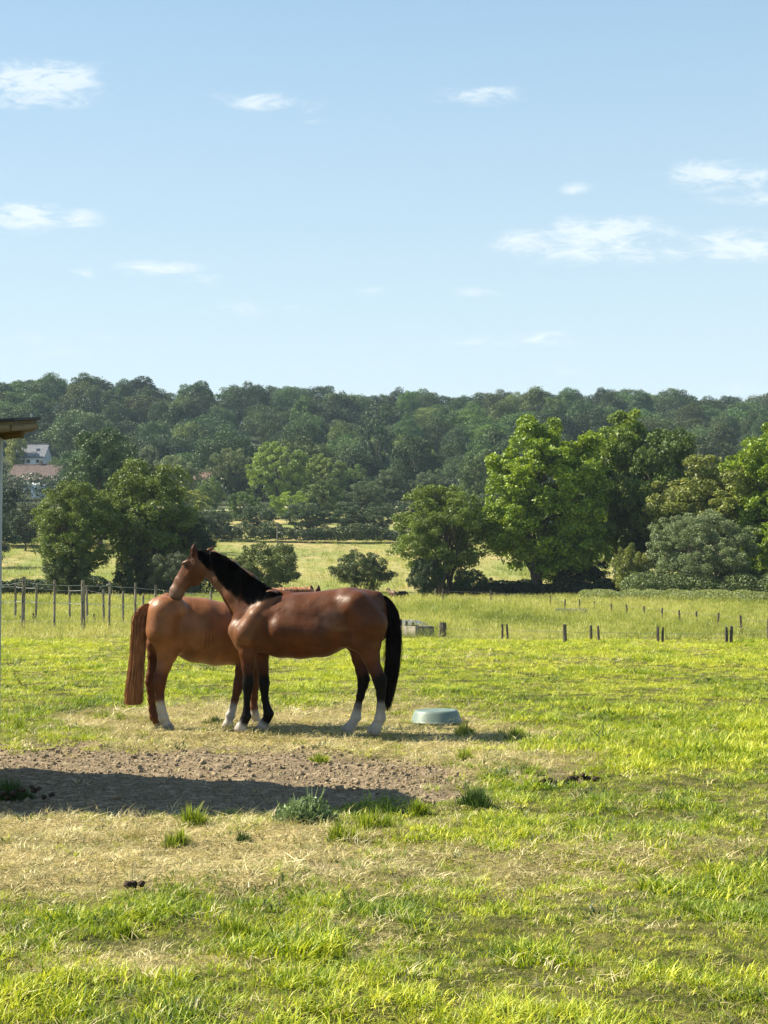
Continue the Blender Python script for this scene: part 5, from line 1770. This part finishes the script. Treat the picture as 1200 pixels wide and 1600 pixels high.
    drop = [14, 29, 42, 50, 52, 47, 34, 18, 8, 2]
    latc = [.05, .05, .045, .035, .025, .015, .01, .0, .0, .0]
    locks = [(g.uniform(0, len(crest) - 1.001), g.uniform(.88, 1.06), g.normal(0, 1.2), g.uniform(.6, 1.5)) for _ in range(120)]
    paths, wid, cols = [], [], []
    for i in range(5200):
        t0, ll, sw, sh = locks[i % 120]
        t = min(max(t0 + g.normal(0, .17), 0), len(crest) - 1.001); j = int(t); f = t - j
        cx = crest[j][0] * (1 - f) + crest[j + 1][0] * f; cy = crest[j][1] * (1 - f) + crest[j + 1][1] * f
        dr = (drop[j] * (1 - f) + drop[j + 1] * f) * ll * g.uniform(.55, 1.05); lc = latc[j] * (1 - f) + latc[j + 1] * f
        P = []
        up = g.uniform(-1.0, 1.2); thick = g.uniform(0, .018)
        for k in range(8):
            u = k / 7
            P.append(pl.p(cx + dr * u * .10 + sw * u, cy - up * (1 - u) + 1.5 + dr * u ** 1.15, lc - .03 * u - thick * math.sin(u * 3)))
        paths.append(np.array(P)); wid.append(g.uniform(.004, .009)); cols.append(np.array((.008, .0065, .006)) * sh * g.uniform(.7, 1.5))
    nm_ = len(paths)
    paths = lay_on(paths, S, .007)
    # forelock
    for i in range(260):
        x0 = g.uniform(304, 314); P = [pl.p(x0 - u * g.uniform(10, 15), 861 + u * g.uniform(12, 20), .06 + .03 * g.normal() * u - 0.02 * u) for u in np.linspace(0, 1, 5)]
        paths.append(np.array(P)); wid.append(g.uniform(.004, .008)); cols.append(np.array((.05, .02, .014)) * g.uniform(.5, 1.6))
    hair_part('mane', root, paths, wid, cols, 5)
    tail_part(root, pl, [(596, 931, 5), (606, 943, 7.5), (613, 966, 9.5), (615, 1000, 10), (613, 1035, 10.5), (610, 1065, 8.5), (606, 1090, 5.5), (604, 1112, 3)], (.010, .008, .008), 2600, 31, blunt=.2, ragged=.5)


def chestnut_horse():
    pl = Plane(250, 17.1, R(20))
    S = []
    S += chain(pl, [(264, 968, 37), (284, 977, 45), (310, 984.5, 50), (340, 990, 49), (368, 993, 46), (398, 988, 43)], CH, k=.05, blist=[.24, .30, .34, .34, .30, .24], cap=.85)
    for s in (-1, 1):
        S += chain(pl, [(258, 958, 27, s * .16), (254, 985, 26, s * .165)], CH, k=.045)
        S += chain(pl, [(405, 975, 24, s * .16), (392, 1005, 20, s * .16)], CH, k=.05)
        S += chain(pl, [(276, 944, 12, s * .20), (280, 952, 12, s * .22)], CHL, k=.05)
        S += chain(pl, [(276, 1008, 12, s * .15), (266, 1015, 14, s * .15)], CH, k=.05)
    S += chain(pl, [(262, 938, 12, 0), (244, 944, 9, 0), (236, 946, 6, 0)], CH, k=.05)
    # neck and head beyond the bay's back
    S += chain(pl, [(402, 962, 38), (432, 944, 27), (462, 934, 17), (480, 931, 14)], CHL, k=.05, blist=[.16, .11, .09, .08], cap=.7)
    S += chain(pl, [(480, 930, 13), (494, 940, 14), (510, 958, 10), (518, 970, 8)], CHL, k=.03, blist=[.075, .08, .05, .045])
    S += chain(pl, [(494, 930, 5, -.06), (497, 922, 4.5, -.065), (498, 914, 1.5, -.07)], CHD, k=.012, blist=[.03, .022, .008])
    S += chain(pl, [(487, 928, 5, .06), (486, 920, 4.5, .065), (486, 914.5, 1.5, .07)], CHD, k=.012, blist=[.03, .022, .008])
    # near hind
    S += chain(pl, [(260, 985, 27), (262, 1005, 21), (261, 1023, 15.5), (256, 1042, 11), (251, 1057, 9.8), (249.5, 1066, 9.6), (249.5, 1076, 7.6), (250, 1092, 6.4), (252, 1108, 6.4), (255.5, 1122, 7.6), (259, 1130, 6.6)], CH, k=.03, lat=-.15, bscale=.76,
               cols=[CH, CH, CH, CH, CHD, CHD, CHD, CHD, WHT, WHT, WHT])
    S += chain(pl, [(251, 1100, 6.5), (252.5, 1108, 6.7), (255.5, 1121, 7.8)], WHT, k=.01, lat=-.15, bscale=.78)
    S += chain(pl, [(259.5, 1130, 7), (262, 1135, 8), (264, 1140, 10)], HOOF, k=.012, lat=-.15, bscale=.85, cols=[WHT, HOOF, HOOF], cap=.45)
    # far hind
    S += chain(pl, [(250, 985, 22), (244, 1008, 16), (241.5, 1025, 11), (240, 1043, 9), (237, 1057, 8.6), (235.5, 1066, 8.4), (236, 1078, 6.6), (237, 1092, 6), (238.5, 1108, 5.8), (241, 1120, 7.2), (244.5, 1127, 6.2)], CHD, k=.03, lat=.16, bscale=.78,
               cols=[CH, CH, CHD, CHD, CHD, CHD, CHD, CHD, CHD, CHD, CHD])
    S += chain(pl, [(245, 1128, 6.5), (248, 1132, 7.5), (250, 1137, 9.5)], HOOF, k=.012, lat=.16, bscale=.85, cols=[CHD, HOOF, HOOF], cap=.45)
    # near fore, set forward under the body
    S += chain(pl, [(386, 1008, 17), (381, 1030, 12), (377, 1048, 9.5), (374, 1062, 8), (373, 1070, 8.4), (370.5, 1080, 6.8), (367, 1094, 5.8), (363.5, 1107, 5.8), (360, 1118, 7.4), (358, 1125, 6.4)], CH, k=.025, lat=-.13, bscale=.82,
               cols=[CH, CH, CHD, CHD, CHD, CHD, CHD, WHT, WHT, WHT])
    S += chain(pl, [(358, 1126, 6.6), (356, 1131, 7.6), (355, 1136, 9.5)], HOOF, k=.012, lat=-.13, bscale=.88, cols=[WHT, WHT, HOOF], cap=.45)
    # far fore
    S += chain(pl, [(400, 1005, 16), (399, 1030, 12), (398, 1050, 9), (398, 1064, 8.2), (397.5, 1072, 7.8), (397, 1090, 6), (397, 1106, 5.8), (398, 1117, 7), (400, 1124, 6)], CH, k=.025, lat=.14, bscale=.82,
               cols=[CH, CH, CHD, CHD, CHD, CHD, CHD, WHT, WHT])
    S += chain(pl, [(401, 1125, 6.4), (402.5, 1130, 7.4), (404, 1135, 9)], HOOF, k=.012, lat=.14, bscale=.88, cols=[WHT, WHT, HOOF], cap=.45)

    def paint(V, C):
        P = np.array([pl.p(q, 1000, -.3)[0] for q in (200, 300, 400)])
        u = np.interp(V[:, 0], P, [200, 300, 400])          # along the body, in photo pixels
        w = V[:, 2]
        n = fbm(V[:, 0] * 9, V[:, 2] * 4, 3, 4)
        C = C * (.8 + .4 * fbm(V[:, 0] * 3, V[:, 2] * 3, 8, 3))[:, None]
        C = C * (1 - .0 * u[:, None])
        # dried mud: dark drips on the flank and a smear at the stifle
        side = V[:, 1] < 0
        dr = np.zeros(len(V))
        for cx, wd, z0, z1 in ((319, 1.6, .84, 1.05), (325, 1.1, .86, 1.08), (331, 1.1, .88, 1.0)):
            dr = np.maximum(dr, sstep(wd, wd * .4, np.abs(u - cx + (n - .5) * 9)) * sstep(z0, z0 + .05, w) * sstep(z1 + .05, z1, w))
        dr = np.maximum(dr, .8 * sstep(.5, .62, n) * sstep(16, 8, np.hypot(u - 293, (w - .82) * 90)))
        dr = np.maximum(dr, .6 * sstep(.42, .6, n) * sstep(22, 10, np.hypot(u - 342, (w - .76) * 110)))
        dr = .45 * dr * side * (w > .6)
        return C * (1 - dr[:, None]) + np.array((.03, .018, .012)) * dr[:, None]
    root = finish_horse('chestnut_horse', pl, S, .0105, 'chestnut horse seen from behind with reddish tail, standing beyond the bay', paint)
    eye_part(root, pl.p(500, 944, -.075), .016)
    tail_part(root, pl, [(237, 943, 5), (227, 949, 8.5), (219, 966, 10.5), (217, 992, 10.5), (214, 1030, 10), (211, 1065, 11.5), (209, 1092, 12), (208.5, 1102, 11)], (.27, .12, .052), 3200, 32, blunt=.08, ragged=.25)
    g = np.random.default_rng(22); paths, wid, cols = [], [], []
    for i in range(700):
        t = g.uniform(0, 1); cx = 420 + 64 * t; cy = np.interp(cx, [420, 440, 462, 484], [921, 918, 917.5, 917]) + 1
        dr = g.uniform(5, 16)
        P = [pl.p(cx + 2 * u, cy - g.uniform(0, 1.2) * (1 - u) + dr * u ** 1.2, -(.02 + .09 * math.sin(min(1, u * 1.3) * 1.57))) for u in np.linspace(0, 1, 5)]
        paths.append(np.array(P)); wid.append(g.uniform(.004, .009)); cols.append(np.array((.42, .22, .12)) * g.uniform(.6, 1.4))
    hair_part('mane', root, paths, wid, cols, 6)


def far_foal():
    """small dark horse grazing far off"""
    D = 122; pl = Plane(627, D, R(25)); S = []
    k = D / FPX
    def P(x, y, r, lat=0): return (x, y, r, lat)
    c = (.02, .015, .012)
    S += chain(pl, [(624.5, 927, 3.2), (629, 927, 3.4), (633, 926.5, 3.2)], c, k=.08, bscale=.8)
    S += chain(pl, [(624, 926, 2.4), (621.5, 928, 1.7), (620.5, 930.5, 1.3)], c, k=.06, bscale=.7)
    S += chain(pl, [(620.8, 930, 1.3), (621, 933.5, .8)], c, k=.04, bscale=.8)
    for x, la in ((625.5, -.1), (627.5, .1), (630.5, -.1), (632.5, .1)):
        S += chain(pl, [(x, 929.5, 1.5, la), (x + .3, 934, .9, la), (x, 939.3, .7, la)], c, k=.04)
    S += chain(pl, [(636, 926, 1), (637.5, 929, 1), (637.5, 932, .6)], c, k=.04)
    finish_horse('dark_foal', pl, S, .03, 'small dark horse grazing far off beside the multi-stemmed tree')


def far_brown():
    D = 121; pl = Plane(614, D, R(-55)); S = []; c = (.09, .045, .028)
    S += chain(pl, [(610, 928, 4.0), (614, 927.5, 4.4), (617, 927.5, 4.0)], c, k=.08, bscale=.8)
    for x, la in ((611, -.12), (612, .12), (616, -.12), (617, .12)):
        S += chain(pl, [(x, 931, 1.8, la), (x + .3, 936, 1.0, la), (x, 940.3, .9, la)], c, k=.04)
    S += chain(pl, [(610, 926, 2.6), (607.5, 921, 1.9), (606, 919, 1.5)], c, k=.06, bscale=.7)
    S += chain(pl, [(606, 919, 1.6), (603.5, 922, 1.0)], c, k=.04, bscale=.8)
    finish_horse('brown_horse', pl, S, .03, 'distant brown horse half hidden behind the bay rump')


bay_horse()
chestnut_horse()
far_foal()
far_brown()


# ------------------------------------------------------------------ haze
def haze():
    m = bpy.data.materials.new('haze'); m.use_nodes = True
    nt = m.node_tree; nt.nodes.clear()
    out = nt.nodes.new('ShaderNodeOutputMaterial'); v = nt.nodes.new('ShaderNodeVolumePrincipled')
    v.inputs['Color'].default_value = (.62, .80, 1.0, 1); v.inputs['Density'].default_value = HAZE; v.inputs['Anisotropy'].default_value = 0.0
    nt.links.new(v.outputs[0], out.inputs['Volume'])
    x0, x1, y0, y1, z0, z1 = -19500, 19500, -500, 3400, -3, 125
    mb = MB().box(((x0 + x1) / 2, (y0 + y1) / 2, (z0 + z1) / 2), (x1 - x0, y1 - y0, z1 - z0))
    tag(mb.build('haze', m), kind='stuff')


HAZE = .00012
if HAZE: haze()
